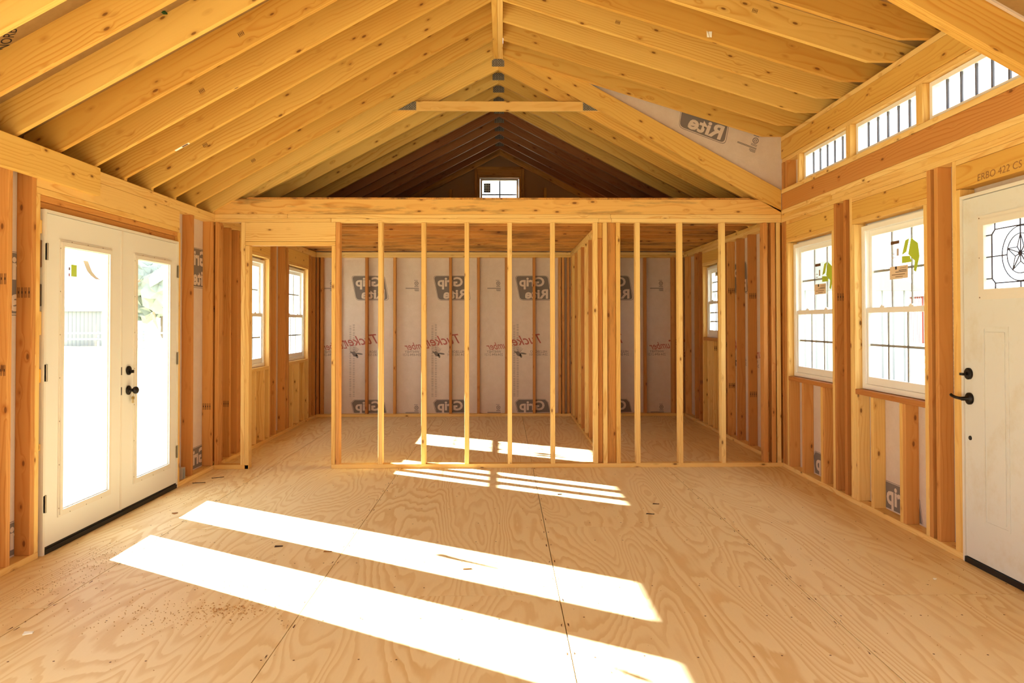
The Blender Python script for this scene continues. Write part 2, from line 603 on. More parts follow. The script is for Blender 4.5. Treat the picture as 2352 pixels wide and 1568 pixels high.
def rounded(pts, r, n=4):
    out = []
    m = len(pts)
    for i in range(m):
        p = Vector(pts[i]); a = (Vector(pts[i - 1]) - p).normalized(); b = (Vector(pts[(i + 1) % m]) - p).normalized()
        p0, p1 = p + a * r, p + b * r
        for j in range(n + 1):
            t = j / n
            out.append(tuple((1 - t) ** 2 * p0 + 2 * t * (1 - t) * p + t ** 2 * p1))
    return out

def decal(parent, name, me, origin, u, v, mirror=False):
    """place a flat print mesh: its x along u, y along v"""
    u, v = Vector(u).normalized(), Vector(v).normalized()
    n = u.cross(v)
    if mirror:
        u = -u
        # the printing shows through from the other side, so it reads backwards
    m = Matrix((u, v, n)).transposed().to_4x4()
    m.translation = Vector(origin)
    o = link(name, me, parent)
    pm = wm(parent)
    o.matrix_local = pm.inverted() @ m
    return o

# ------------------------------------------------------------------ floor
floor = structure(boxes(None, 'floor', [((XL - D, YB - D, -0.06), (XR + D, YF + D, -0.019))], 'chip_dark'))
seams_x = [XL - D, -2.198, -0.96, 0.28, 1.531, XR + D]
offs = [1.2, 2.56, 1.33, 2.57, 1.30]
for i in range(5):
    ys = [offs[i] + 2.44 * kx for kx in range(-3, 6)]
    ys = [YB - D] + [y for y in ys if YB + 0.1 < y < YF - 0.1] + [YF + D]
    for a, b in zip(ys, ys[1:]):
        g = 0.0022
        board(floor, 'plywood_sheet', (seams_x[i] + g, a + g, -0.018), (seams_x[i + 1] - g, b - g, 0.0), 'floor_plywood', axis=0, bev=0)

# ------------------------------------------------------------------ exterior walls: sheathing with openings
# openings as (y0, y1, z0, z1)
ROH, ROS = 2.107, 0.87
FD = (4.440, 6.275, 0.0, 2.044)
FR = (4.412, 6.272)
W3, W4 = (7.77, 8.69, ROS, ROH), (9.50, 10.42, ROS, ROH)
LN1, LN2 = (0.80, 2.70, 0.06, ROH), (-1.75, 0.30, 0.06, ROH)  # unseen glazed openings, added to let more sun in
wall_left = structure(boxes(None, 'wall_left',
    [((XL - D - 0.012, a, c), (XL - D, b, d)) for a, b, c, d in wall_cells(YB - D, YF + D, -0.06, ZP, [FD, W3, W4, LN1, LN2])], 'wrap_facing'))
ED = (3.355, 4.273, 0.0, 2.095)
W1, W2 = (5.965, 6.889, ROS, ROH), (4.652, 5.576, ROS, ROH)
W5 = (9.179, 9.83, 1.168, ROH)
RN1 = (0.30, 2.00, 0.06, ROH)  # unseen glazed opening, added for sky light on the floor
CZ0, CZ1 = 2.628, 2.880
C1, C2, C3 = (5.705, 6.607, CZ0, CZ1), (4.726, 5.63, CZ0, CZ1), (3.747, 4.651, CZ0, CZ1)
YN = 3.46            # near end of the dormer
right_cells = wall_cells(YB - D, YN, -0.06, ZP, [ED, RN1]) + wall_cells(YN, 7.07, -0.06, 3.128, [ED, W1, W2, C1, C2, C3]) + wall_cells(7.07, YF + D, -0.06, ZP, [W5])
wall_right = structure(boxes(None, 'wall_right', [((XR + D, a, c), (XR + D + 0.012, b, d)) for a, b, c, d in right_cells], 'wrap_facing'))
LW = (-0.335, 0.235, 2.98, 3.478)
bm = bmesh.new()
for a, b, c, d in wall_cells(XL - D, XR + D, -0.06, 2.5, []):
    bm_box(bm, (a, YF + D, c), (b, YF + D + 0.012, d))
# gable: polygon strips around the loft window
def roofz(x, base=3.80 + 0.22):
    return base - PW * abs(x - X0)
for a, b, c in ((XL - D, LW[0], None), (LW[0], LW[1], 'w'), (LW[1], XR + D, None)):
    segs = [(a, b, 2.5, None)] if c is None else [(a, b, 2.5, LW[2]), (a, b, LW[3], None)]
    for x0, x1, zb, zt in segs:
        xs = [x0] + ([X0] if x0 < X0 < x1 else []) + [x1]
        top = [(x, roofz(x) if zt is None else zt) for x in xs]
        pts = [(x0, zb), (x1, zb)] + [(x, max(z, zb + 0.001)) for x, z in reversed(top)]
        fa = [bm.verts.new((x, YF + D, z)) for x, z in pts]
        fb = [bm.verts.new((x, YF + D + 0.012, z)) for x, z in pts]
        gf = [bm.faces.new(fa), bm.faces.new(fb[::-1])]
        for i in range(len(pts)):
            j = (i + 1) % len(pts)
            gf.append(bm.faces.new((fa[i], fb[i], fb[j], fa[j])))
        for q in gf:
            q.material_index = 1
wall_back = structure(finish(None, 'wall_back', bm, ['wrap_facing', 'gable_wrap_dim']))
FW = [(0.7, 1.9, 0.85, 2.1)]  # unseen rear window, added to brighten surfaces facing the camera
fr = [((a, YB - D - 0.012, c), (b, YB - D, d)) for a, b, c, d in wall_cells(XL - D, XR + D, -0.06, 2.6, FW)]
wall_front = boxes(None, 'wall_front', fr, 'wrap_facing')
structure(wall_front)
prism_xz(wall_front, 'gable_panel', [(XL - D, 2.6), (XR + D, 2.6), (X0, 4.13)], YB - D - 0.012, YB - D, 'wrap_facing')

# ------------------------------------------------------------------ framing of the long walls
def lwall(name, y0, y1, z0, z1, mat='fir', axis=2, x0=0.0, x1=D):
    return board(wall_left, name, (XL - x1, y0, z0), (XL - x0, y1, z1), mat, axis)
def rwall(name, y0, y1, z0, z1, mat='fir', axis=2, x0=0.0, x1=D):
    return board(wall_right, name, (XR + x0, y0, z0), (XR + x1, y1, z1), mat, axis)

ZPL = 2.314          # underside of the plates
STAMPED = []
# left wall plates
for a, b in ((YB, 1.2), (1.2, 6.1), (6.1, YF)):
    lwall('top_plate', a, b, ZPL, ZPL + T, 'pine', 1)
for a, b in ((YB, 3.4), (3.4, 7.9), (7.9, YF)):
    lwall('top_plate', a, b, ZPL + T, ZP, 'pine', 1)
for a, b in ((YB, 1.1), (1.1, FR[0]), (FR[1], YP + 0.3), (YP + 0.3, YF)):
    lwall('bottom_plate', a, b, 0.0, T, 'pine', 1)
left_studs = [-1.96, 0.52, 3.02, 3.40, 3.76]
for y in left_studs:
    lwall('stud', y, y + T, T, ZPL)
for y in (4.124, 4.332, 6.545, 6.992):
    STAMPED.append(lwall('stud', y, y + T, T, ZPL))
lwall('trimmer_stud', 4.372, 4.410, T, 2.128, 'pine'); lwall('trimmer_stud', 6.273, 6.311, T, 2.128, 'pine')
lwall('stud', 6.312, 6.335, T, ZPL, 'fir', x0=0.03)
# header above the double door
lwall('header', 4.374, 6.291, 2.166, ZPL - 0.002, 'pine', 1)
lwall('header_flat', 4.374, 6.291, 2.129, 2.165, 'pine', 1)
lwall('header_block', 4.412, 6.272, 2.092, 2.128, 'fir', 1, 0.012, D)
lwall('header_block', 4.412, 6.272, 2.054, 2.091, 'fir', 1, 0.030, D)
# ledger nailed over the plates
led = board(wall_left, 'ledger_board', (XL + 0.001, 1.6, 2.212), (XL + 0.039, 4.985, 2.398), 'rafter_pine', 1)
led['label'] = 'pale knotty ledger board ending above the double door'
# shims and packing beside the door jamb
for z0, z1, m in ((1.90, 1.98, 'pine'), (1.70, 1.86, 'ink_dark'), (1.47, 1.60, 'chip_dark'), (1.30, 1.44, 'pine'), (1.02, 1.10, 'foam_orange'), (0.62, 0.66, 'pine')):
    lwall('shim', 4.411, 4.446, z0, z1, m, 2, 0.012, 0.06)
# back room, left wall
for y in (7.24, 7.45, 7.66):
    STAMPED.append(lwall('stud', y, y + T, T, ZPL))
def left_window_frame(w):
    y0, y1 = w[0], w[1]
    lwall('trimmer_stud', y0 - T, y0, T, ROH, 'fir'); lwall('trimmer_stud', y1, y1 + T, T, ROH, 'pine')
    lwall('king_stud', y0 - 2 * T - 0.002, y0 - T - 0.002, T, ZPL); lwall('king_stud', y1 + T + 0.002, y1 + 2 * T + 0.002, T, ZPL)
    lwall('header', y0 - T, y1 + T, ROH + 0.040, ZPL - 0.002, 'rafter_pine', 1)
    lwall('header_flat', y0 - T, y1 + T, ROH + 0.001, ROH + 0.039, 'pine', 1)
    lwall('window_sill', y0 + 0.001, y1 - 0.001, ROS - T - 0.002, ROS - 0.002, 'pine', 1)
    for i in range(3):
        yy = y0 + 0.16 + i * 0.29
        lwall('cripple_stud', yy, yy + T, T, ROS - T - 0.003, 'pine')
left_window_frame(W3); left_window_frame(W4)
for w in (LN1, LN2):
    lwall('trimmer_stud', w[0] - T, w[0], T, ROH, 'fir'); lwall('trimmer_stud', w[1], w[1] + T, T, ROH, 'pine')
    lwall('header', w[0] - T, w[1] + T, ROH + 0.001, ZPL - 0.002, 'rafter_pine', 1)
for y in (8.93, 9.32, 10.56, 10.80):
    lwall('stud', y, y + T, T, ZPL)

# right wall plates and clerestory
for a, b in ((YB, 2.2), (2.2, 6.02), (6.02, YF)):
    rwall('top_plate', a, b, ZPL, ZPL + T, 'pine', 1)
for a, b in ((YB, 4.6), (4.6, 5.95), (5.95, YF)):
    rwall('top_plate', a, b, ZPL + T, ZP, 'pine', 1)
rwall('top_plate', YN - 0.2, 7.04, ZP + 0.001, ZP + 0.040, 'pine', 1)
rim = rwall('rim_board', YN - 0.2, 7.04, ZP + 0.042, 2.586, 'fir', 1, 0.004, D)
rwall('clerestory_sill', YN - 0.2, 7.04, 2.588, 2.626, 'pine', 1)
rwall('header', YN - 0.2, 7.04, 2.920, 3.088, 'rafter_pine', 1)
rwall('header_flat', YN - 0.2, 7.04, 2.881, 2.918, 'pine', 1, 0.008, D)
rwall('top_plate', YN - 0.2, 7.04, 3.090, 3.128, 'pine', 1)
for y0, y1 in ((6.608, 6.646), (5.668, 5.704), (5.631, 5.667), (4.689, 4.725), (4.652, 4.688), (3.709, 3.746)):
    rwall('clerestory_stud', y0, y1, 2.627, 2.880, 'pine')
rwall('clerestory_stud', 6.90, 6.938, 2.627, 2.880); rwall('clerestory_stud', 6.99, 7.028, 2.627, 2.880)
for a, b in ((YB, 1.0), (1.0, ED[0]), (ED[1] + 0.004, 5.5), (5.5, YF)):
    rwall('bottom_plate', a, b, 0.0, T, 'pine', 1)
for y in (7.0, 6.94):
    rwall('stud', y, y + T, T, ZPL, 'fir')
def right_window_frame(w, cripples, zs=ROS):
    y0, y1 = w[0], w[1]
    rwall('trimmer_stud', y0 - T, y0, T, ROH, 'pine'); rwall('trimmer_stud', y1, y1 + T, T, ROH, 'pine')
    rwall('header', y0 - T, y1 + T, ROH + 0.040, 2.277, 'rafter_pine', 1)
    rwall('header_block', y0 - T, y1 + T, 2.279, ZPL - 0.001, 'pine', 1)
    rwall('header_flat', y0 - T, y1 + T, ROH + 0.001, ROH + 0.039, 'pine', 1)
    rwall('window_sill', y0 + 0.001, y1 - 0.001, zs - T - 0.002, zs - 0.002, 'fir', 1, -0.002, D)
    for yy, m in cripples:
        STAMPED.append(rwall('cripple_stud', yy, yy + T, T, zs - T - 0.003, m))
right_window_frame(W1, [(6.850, 'fir'), (6.548, 'fir'), (6.119, 'fir'), (6.158, 'pine')])
right_window_frame(W2, [(5.537, 'pine'), (5.311, 'pine'), (4.882, 'fir'), (4.921, 'pine')])
right_window_frame(W5, [(9.35, 'pine'), (9.60, 'pine')], 1.168)
rwall('trimmer_stud', RN1[0] - T, RN1[0], T, ROH, 'fir'); rwall('trimmer_stud', RN1[1], RN1[1] + T, T, ROH, 'pine')
rwall('header', RN1[0] - T, RN1[1] + T, ROH + 0.001, ZPL - 0.002, 'rafter_pine', 1)
for y in (5.886, 5.721, 4.575, 4.497, 8.39, 8.00, 7.61, 7.24, 8.75, 8.85, 10.02, 10.25, 10.80, 9.14 - T * 2 - 0.003):
    STAMPED.append(rwall('stud', y, y + T, T, ZPL))
rwall('stud', 5.616, 5.652, T, ZPL, 'pine')
rwall('king_stud', 4.312, 4.348, T, ZPL, 'pine')
rwall('trimmer_stud', 4.276, 4.311, T, 2.140, 'pine')
rwall('trimmer_stud', 3.314, 3.351, T, 2.140, 'pine')
hdr = rwall('header', 3.28, 4.311, 2.142, 2.282, 'rafter_pine', 1)
rwall('header_block', 3.28, 4.311, 2.284, ZPL - 0.001, 'pine', 1)
for y in (-1.9, -1.5, -1.1, -0.7, -0.3, 0.1, 2.95):
    rwall('stud', y, y + T, T, ZPL)
# pencilled note on the header over the entry door
bm = bmesh.new()
text_into(bm, 'ERBO 422 CS 2506', 0.055, 0, 0, 0, 0, shear=0.1, width=0.50)
me = bpy.data.meshes.new('pencil_note'); bm.to_mesh(me); bm.free(); me.materials.append(MAT['ink_pencil'])
decal(hdr, 'pencil_note', me, (XR - 0.0012, 3.86, 2.178), (0, -1, 0.02), (0, 0.02, 1))

# ------------------------------------------------------------------ partition between the rooms
wall_part = structure(empty('wall_partition', (0, YP, 0)))
def part(name, x0, x1, z0, z1, mat='pine', axis=2, y0=0.0, y1=D):
    return board(wall_part, name, (x0, YP + y0, z0), (x1, YP + y1, z1), mat, axis)
part('bottom_plate', XL + 0.001, -2.384, 0.0, T, 'pine', 0); part('bottom_plate', -1.614, XR - 0.001, 0.0, T, 'pine', 0)
for a, b in ((XL + 0.001, -1.62), (-1.618, 0.908), (0.91, 1.03), (1.032, XR - 0.001)):
    part('top_plate', a, b, ZPL + 0.002, ZPL + T, 'pine', 0)
for a, b in ((XL + 0.001, -2.03), (-2.028, 1.02), (1.022, XR - 0.001)):
    part('top_plate', a, b, ZPL + T + 0.001, ZP, 'pine', 0)
z1 = ZPL + 0.001
for x, m in ((-2.705, 'fir'), (-2.462, 'pine'), (-1.575, 'fir'), (2.475, 'fir'), (2.550, 'fir'), (2.600, 'pine')):
    STAMPED.append(part('stud', x, x + T, T, z1, m))
part('trimmer_stud', -2.423, -2.385, 0.0, 2.094, 'pine'); part('trimmer_stud', -1.614, -1.577, T, 2.094, 'pine')
part('header', -2.423, -1.577, 2.134, z1, 'pine', 0); part('header_flat', -2.423, -1.577, 2.096, 2.132, 'pine', 0, -0.003)
for xc in (-1.155, -0.749, -0.342, 0.064, 0.471, 0.877, 1.278, 1.683, 2.090):
    o = part('stud', xc - 0.021, xc + 0.021, T, z1, 'pine')
part('stud', 0.947, 0.987, T, z1, 'pine')
part('post', 0.990, 1.070, T, z1, 'joist_pine', 2, 0.03, 0.068)
part('stud', 1.072, 1.112, T, z1, 'pine')
part('stud', 0.902, 0.945, T, 2.17, 'fir', 2, 0.045, 0.083)
part('blocking', 0.902, 0.945, 2.172, z1, 'pine', 2, 0.045, 0.083)

# divider between the two back rooms
wall_div = structure(empty('wall_divider', (0.99, YP + D, 0)))
DX0, DX1 = 0.985, 1.074
board(wall_div, 'bottom_plate', (DX0, YP + D + 0.002, 0), (DX1, YF, T), 'pine', 1)
board(wall_div, 'top_plate', (DX0, YP + D + 0.002, ZPL), (DX1, YF, ZPL + T), 'pine', 1)
board(wall_div, 'top_plate', (DX0, YP + D + 0.002, ZPL + T + 0.001), (DX1, YF, ZP), 'pine', 1)
for i in range(9):
    y = 7.34 + i * S
    board(wall_div, 'stud', (DX0, y, T), (DX1, y + T, ZPL), 'fir' if i % 2 else 'pine', 2)
board(wall_div, 'stud', (DX0, YF - T, T), (DX1, YF, ZPL), 'fir', 2)

# ------------------------------------------------------------------ far wall
def bwall(name, x0, x1, z0, z1, mat='fir', axis=2, y0=0.0, y1=D):
    return board(wall_back, name, (x0, YF + y0, z0), (x1, YF + y1, z1), mat, axis)
bwall('bottom_plate', XL, 1.0, 0.0, T, 'pine', 0); bwall('bottom_plate', 1.0, XR, 0.0, T, 'pine', 0)
bwall('top_plate', XL, -0.2, ZPL, ZPL + T, 'pine', 0); bwall('top_plate', -0.2, XR, ZPL, ZPL + T, 'pine', 0)
bwall('top_plate', XL, XR, ZPL + T + 0.001, ZP, 'pine', 0)
xs = [-2.39 + S * i for i in range(13)]
for i, x in enumerate(xs):
    if abs(x - 0.87) > 0.05:
        bwall('stud', x - T / 2, x + T / 2, T, ZPL, 'fir')
for x in (XL + 0.003, XL + 0.06, 0.81, 0.86, 0.935, 2.49, XR - T - 0.003):
    bwall('stud', x, x + T, T, ZPL, 'fir')
# gable framing above the loft floor
for x in (-1.6, -1.19, -0.78, 0.60, 1.0, 1.41):
    bwall('gable_stud', x, x + T, 2.56, roofz(x + (T if x > 0 else 0)) - 0.30, 'joist_pine')
for x in (LW[0] - 0.078, LW[1] + 0.04):
    bwall('gable_stud', x, x + T, 2.56, 3.66, 'joist_pine')
for x in (LW[0] - T, LW[1]):
    bwall('gable_stud', x, x + T, 2.56, 3.48, 'joist_pine')
bwall('header', LW[0] - T, LW[1] + T, 3.482, 3.60, 'joist_pine', 0)
bwall('header_flat', LW[0] - 0.078, LW[1] + 0.078, 3.602, 3.64, 'joist_pine', 0)
bwall('window_sill', LW[0], LW[1], 2.94, 2.978, 'pine', 0)

# ------------------------------------------------------------------ loft floor over the back rooms
loft = structure(empty('floor_loft', (0, YP, ZP)))
ZJ = ZP + 0.141
for i in range(9):
    y = YP + 0.42 + i * S
    board(loft, 'joist', (XL - D, y, ZP + 0.002), (XR + D, y + T, ZJ), 'joist_pine', 0)
def eave_cut(x0, x1, z0, z1):
    zl = lambda x: 2.41 + PW * (x - XL)
    zr = lambda x: 2.41 + PW * (XR - x)
    return [(x0, z0), (x1, z0), (x1, min(z1, zr(x1) + 0.02)), (XR - (z1 - 2.41) / PW, z1), (XL + (z1 - 2.41) / PW, z1), (x0, min(z1, zl(x0) + 0.02))]
prism_xz(loft, 'rim_joist', eave_cut(XL + 0.002, XR - 0.002, ZP + 0.001, ZJ), YP, YP + T, 'rim_pine')
for a, b in ((XL + 0.30, -0.9), (-0.9, 1.0), (1.0, XR - 0.30)):
    for c, d in ((YP - 0.004, 8.3), (8.3, 9.5), (9.5, YF + D)):
        board(loft, 'subfloor_panel', (a + 0.002, c + 0.002, ZJ + 0.002), (b - 0.002, d - 0.002, ZJ + 0.016), 'joist_pine', 1, 0)
for c, d in ((YP + T + 0.01, 8.3), (8.3, 9.5), (9.5, YF + D)):
    for a, b in ((XL - D, XL + 0.30), (XR - 0.30, XR + D)):
        board(loft, 'subfloor_panel', (a, c, ZJ + 0.002), (b, d, ZJ + 0.016), 'joist_pine', 1, 0)

# ------------------------------------------------------------------ roof
RD = 0.211            # rafter depth measured vertically
def zl(x): return 2.412 + PW * (x - XL)        # underside of the left rafters
def zr(x): return 2.412 + PW * (XR - x)        # underside of the right rafters
EV = 0.32
ceiling = structure(prism_xz(None, 'ceiling', [(XL - EV, zl(XL - EV) + RD + 0.03), (X0, zl(X0) + RD + 0.03), (X0, zl(X0) + RD + 0.05), (XL - EV, zl(XL - EV) + RD + 0.05)], YB - 0.3, 7.11, 'roof_grey'))
ang = math.atan(PW)
def deck(side, x_in, x_out, y0, y1, base, slope, name='roof_panel', mat='roof_osb'):
    """one sheet of roof deck lying on the rafters"""
    f = lambda x: base - slope * abs(x - X0)
    th = 0.014
    pts = [(x_in, f(x_in)), (x_out, f(x_out)), (x_out, f(x_out) + th), (x_in, f(x_in) + th)]
    a = -math.atan(slope) if side > 0 else math.atan(slope)
    return prism_xz(ceiling, name, pts, y0, y1, mat, a)
TOPL = zl(X0) + RD                    # deck underside at the ridge, left
g = 0.002
for i, (xa, xb) in enumerate(((XL - EV, -1.878), (-1.876, -0.81), (-0.808, X0))):
    ys = [YB - 0.3 + (1.2 if i == 1 else 0), ] if False else []
    cuts = [YB - 0.3] + [y for y in [(0.10 if i != 1 else 1.32) + 2.44 * kx for kx in range(-1, 4)] if YB < y < 6.8] + [7.10]
    for a, b in zip(cuts, cuts[1:]):
        deck(-1, xb, xa, a + g, b - g, TOPL, PW)
TOPR = zr(X0) + RD
for a, b in ((YB - 0.3, 0.4), (0.4, 2.0), (2.0, YN - 0.05)):
    deck(1, X0, 1.3, a + g, b - g, TOPR, PW); deck(1, 1.302, XR + EV, a + g, b - g, TOPR, PW)
BT = 4.02
for a, b in ((7.096, 8.9), (8.9, YF + D + 0.3)):
    for s_ in (-1, 1):
        xo = (XL - EV) if s_ < 0 else (XR + EV)
        deck(s_, X0, X0 + s_ * 1.2, a + g, b - g, BT, PW)
        deck(s_, X0 + s_ * 1.202, xo, a + g, b - g, BT, PW)
DS, DB = 0.3076, 3.89                 # dormer slope and its rafter underside at the ridge
DDP = 0.195
for a, b in ((YN - 0.08, 5.8), (5.8, 7.09)):
    for xa, xb in ((X0, 0.85), (0.852, 1.668), (1.670, XR + 0.35)):
        deck(1, xa, xb, a + g, b - g, DB + DDP + DS * abs(X0), DS)

# rafters, one outline for each kind, repeated along the building
def left_rafter_pts():
    xo, xi = XL - 0.2, -0.090
    return [(XL, ZP + 0.002), (XL, zl(XL)), (xi, zl(xi)), (xi, zl(xi) + RD), (xo, zl(xo) + RD), (xo, ZP + 0.002)]
lr = prism_xz(ceiling, 'rafter', left_rafter_pts(), 7.0, 7.0 + T, 'rafter_pine', ang)
def right_rafter_pts():
    xo, xi = XR + 0.2, 0.003
    return [(XR, ZP + 0.002), (XR, zr(XR)), (xi, zr(xi)), (xi, zr(xi) + RD), (xo, zr(xo) + RD), (xo, ZP + 0.002)]
def dormer_rafter_pts():
    xi, xo = 0.003, XR + 0.25
    xc = (DB - 3.131) / DS
    f = lambda x: DB - DS * x
    return [(xi, f(xi)), (xc, 3.131), (xo, 3.131), (xo, f(xo) + DDP), (xi, f(xi) + DDP)]
dr = prism_xz(ceiling, 'dormer_rafter', dormer_rafter_pts(), 7.002, 7.002 + T, 'rafter_pine', -math.atan(DS))
rafters = [lr]
for i in range(1, 23):
    y = 7.0 - S * i
    if y < YB: break
    rafters.append(copy_piece(lr, (lr.location.x, lr.location.y - S * i, lr.location.z), ceiling))
drs = [dr]
for i in range(1, 9):
    drs.append(copy_piece(dr, (dr.location.x, dr.location.y - S * i, dr.location.z), ceiling))
rr = prism_xz(ceiling, 'rafter', right_rafter_pts(), 7.042, 7.042 + T, 'rafter_pine', -ang)
# double rafters carrying the two ends of the dormer; the shared roof edge runs in front of the loft
dbl = [(XR - 0.001, zr(XR)), (0.003, zr(0.003)), (0.003, zr(0.003) + 0.19), (XR - 0.001, zr(XR) + 0.212)]
b1 = prism_xz(ceiling, 'dormer_end_rafter', dbl, 7.042, 7.042 + T, 'rafter_pine', -ang)
b1['label'] = 'bright sloping rafter in front of the loft, below the dormer cheek'
prism_xz(ceiling, 'dormer_end_rafter', dbl, YN - T, YN, 'rafter_pine', -ang)
prism_xz(ceiling, 'dormer_end_rafter', dbl, YN - 2 * T - 0.002, YN - T - 0.002, 'rafter_pine', -ang)
for i in range(14):
    y = YN - 0.11 - S * (i + 0.0)
    if y < YB: break
    copy_piece(rr, (rr.location.x, y, rr.location.z), ceiling)
bpy.data.objects.remove(rr)
board(ceiling, 'ridge_beam', (-0.089, YB - 0.2, 3.888), (-0.0445, 7.10, 4.09), 'rafter_pine', 1)
board(ceiling, 'ridge_beam', (-0.0435, YB - 0.2, 3.888), (0.002, 7.10, 4.09), 'pine', 1)
# clips between the roof sheets
for y in (4.18, 4.62, 5.04, 5.47):
    x = -1.877
    bm = bmesh.new(); z = TOPL - PW * abs(x - X0)
    bm_box(bm, (x - 0.012, y - 0.055, z - 0.006), (x + 0.012, y + 0.055, z + 0.002))
    finish(ceiling, 'panel_clip', bm, 'clip_green')
# cheek walls of the dormer
zf = lambda x: DB + DDP - DS * x
wall_cheek = structure(prism_xz(None, 'wall_cheek', [(0.05, zr(0.05) + 0.05), (XR + D, zr(XR) - 0.0), (XR + D, zf(XR + D)), (0.05, zf(0.05))], 7.082, 7.094, 'wrap_facing'))
prism_xz(wall_cheek, 'sheathing_panel', [(0.05, zr(0.05) + 0.19), (XR + D, zr(XR) + 0.15), (XR + D, zf(XR + D)), (0.05, zf(0.05))], YN - 0.1, YN - 0.082, 'wrap_facing')
# outer roof skins
prism_xz(ceiling, 'roof_skin', [(X0, TOPR + 0.02), (XR + EV, TOPR + 0.02 - PW * (XR + EV - X0)), (XR + EV, TOPR + 0.04 - PW * (XR + EV - X0)), (X0, TOPR + 0.04)], YB - 0.3, YN - 0.05, 'roof_grey', -ang)
prism_xz(ceiling, 'roof_skin', [(X0, 4.125), (XR + 0.35, 4.125 - DS * (XR + 0.35 - X0)), (XR + 0.35, 4.145 - DS * (XR + 0.35 - X0)), (X0, 4.145)], YN - 0.1, 7.1, 'roof_grey', -math.atan(DS))
for s_ in (-1, 1):
    xo = XL - EV if s_ < 0 else XR + EV
    prism_xz(ceiling, 'roof_skin', [(X0, BT + 0.02), (xo, BT + 0.02 - PW * abs(xo - X0)), (xo, BT + 0.04 - PW * abs(xo - X0)), (X0, BT + 0.04)], 7.096, YF + 0.4, 'roof_grey', -ang * s_)

# closed eaves beyond the plates
for s_, y0, y1 in ((-1, YB - 0.2, 7.0), (-1, 7.1, YF + 0.2), (1, YB - 0.2, YN - 0.1), (1, 7.1, YF + 0.2)):
    xw = XL - D if s_ < 0 else XR + D
    xo = XL - 0.30 if s_ < 0 else XR + 0.30
    boxes(ceiling, 'eave_panel', [((xw, y0, ZP - 0.014), (xo, y1, ZP)), ((xo, y0, ZP - 0.014), (xo + s_ * 0.012, y1, 2.47))], 'roof_osb')
boxes(ceiling, 'eave_panel', [((XR + D, YN - 0.1, 3.115), (XR + 0.33, 7.09, 3.129)), ((XR + 0.33, YN - 0.1, 3.115), (XR + 0.342, 7.09, 3.24))], 'roof_osb')

prism_xz(ceiling, 'roof_step', [(XL - 0.3, BT - 0.02 - PW * abs(XL - 0.3 - X0)), (X0, BT - 0.02), (X0, TOPL + 0.05), (XL - 0.3, TOPL + 0.05 - PW * abs(XL - 0.3 - X0))], 7.098, 7.112, 'roof_osb', ang)

# trusses over the loft
TZ = 3.80
def chord_pts(s_):
    xo = XL - 0.2 if s_ < 0 else XR + 0.2
    f = lambda x: TZ - PW * abs(x - X0)
    xi = X0 + s_ * 0.0008
    xw = XL if s_ < 0 else XR
    return [(xw, max(f(xw), ZP + 0.002)), (xi, f(xi)), (xi, f(xi) + RD), (xo, f(xo) + RD), (xo, f(xo) + 0.05)]
def gusset(parent, pts, y, name='gusset_plate'):
    return prism_xz(parent, name, pts, y - 0.0025, y - 0.0003, 'gusset_steel', 0.0)
def make_truss(y, mat='rafter_pine'):
    t = empty('roof_truss', (X0, y, ZP))
    prism_xz(t, 'top_chord', chord_pts(-1), y, y + T, mat, ang)
    prism_xz(t, 'top_chord', chord_pts(1), y, y + T, mat, -ang)
    gusset(t, [(X0 - 0.06, TZ + 0.03), (X0 + 0.06, TZ + 0.03), (X0 + 0.06, TZ + 0.085), (X0 + 0.035, TZ + 0.105), (X0 - 0.035, TZ + 0.105), (X0 - 0.06, TZ + 0.085)], y)
    return t
Y1 = 7.145
t0 = make_truss(Y1)
tag(t0, 'roof truss with a pale level collar tie, first truss over the loft edge', 'roof truss', 'roof trusses over the loft')
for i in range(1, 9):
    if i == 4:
        t = t4 = make_truss(Y1 + S * i, 'truss_dark')
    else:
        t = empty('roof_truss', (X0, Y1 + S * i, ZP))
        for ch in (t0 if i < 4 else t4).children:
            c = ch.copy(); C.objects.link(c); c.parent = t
    tag(t, 'plain roof truss in the loft, %s behind the one with the collar tie' % ('first second third fourth fifth sixth seventh eighth'.split()[i - 1]), 'roof truss', 'roof trusses over the loft')
ct = board(t0, 'collar_tie', (-1.13, 7.106, 3.392), (1.06, 7.143, 3.484), 'pine', 0)
ct['label'] = 'pale level collar tie board'
gusset(t0, [(-1.10, 3.396), (-0.827, 3.396), (-0.827, 3.478), (-1.02, 3.478)], 7.106)
gusset(t0, [(0.769, 3.396), (1.05, 3.396), (0.95, 3.478), (0.769, 3.478)], 7.106)
# gable end rafters
for s_ in (-1, 1):
    prism_xz(wall_back, 'gable_rafter', chord_pts(s_), YF - 0.06, YF - 0.06 + T, 'joist_pine', -ang * s_)

# ------------------------------------------------------------------ windows
WN = [0]
def wbox(side, y0, y1, v0, v1, z0, z1):
    """box on a long wall: v measured outwards from the stud face"""
    x0 = XL if side < 0 else XR
    return ((x0 + side * v0, y0, z0), (x0 + side * v1, y1, z1))

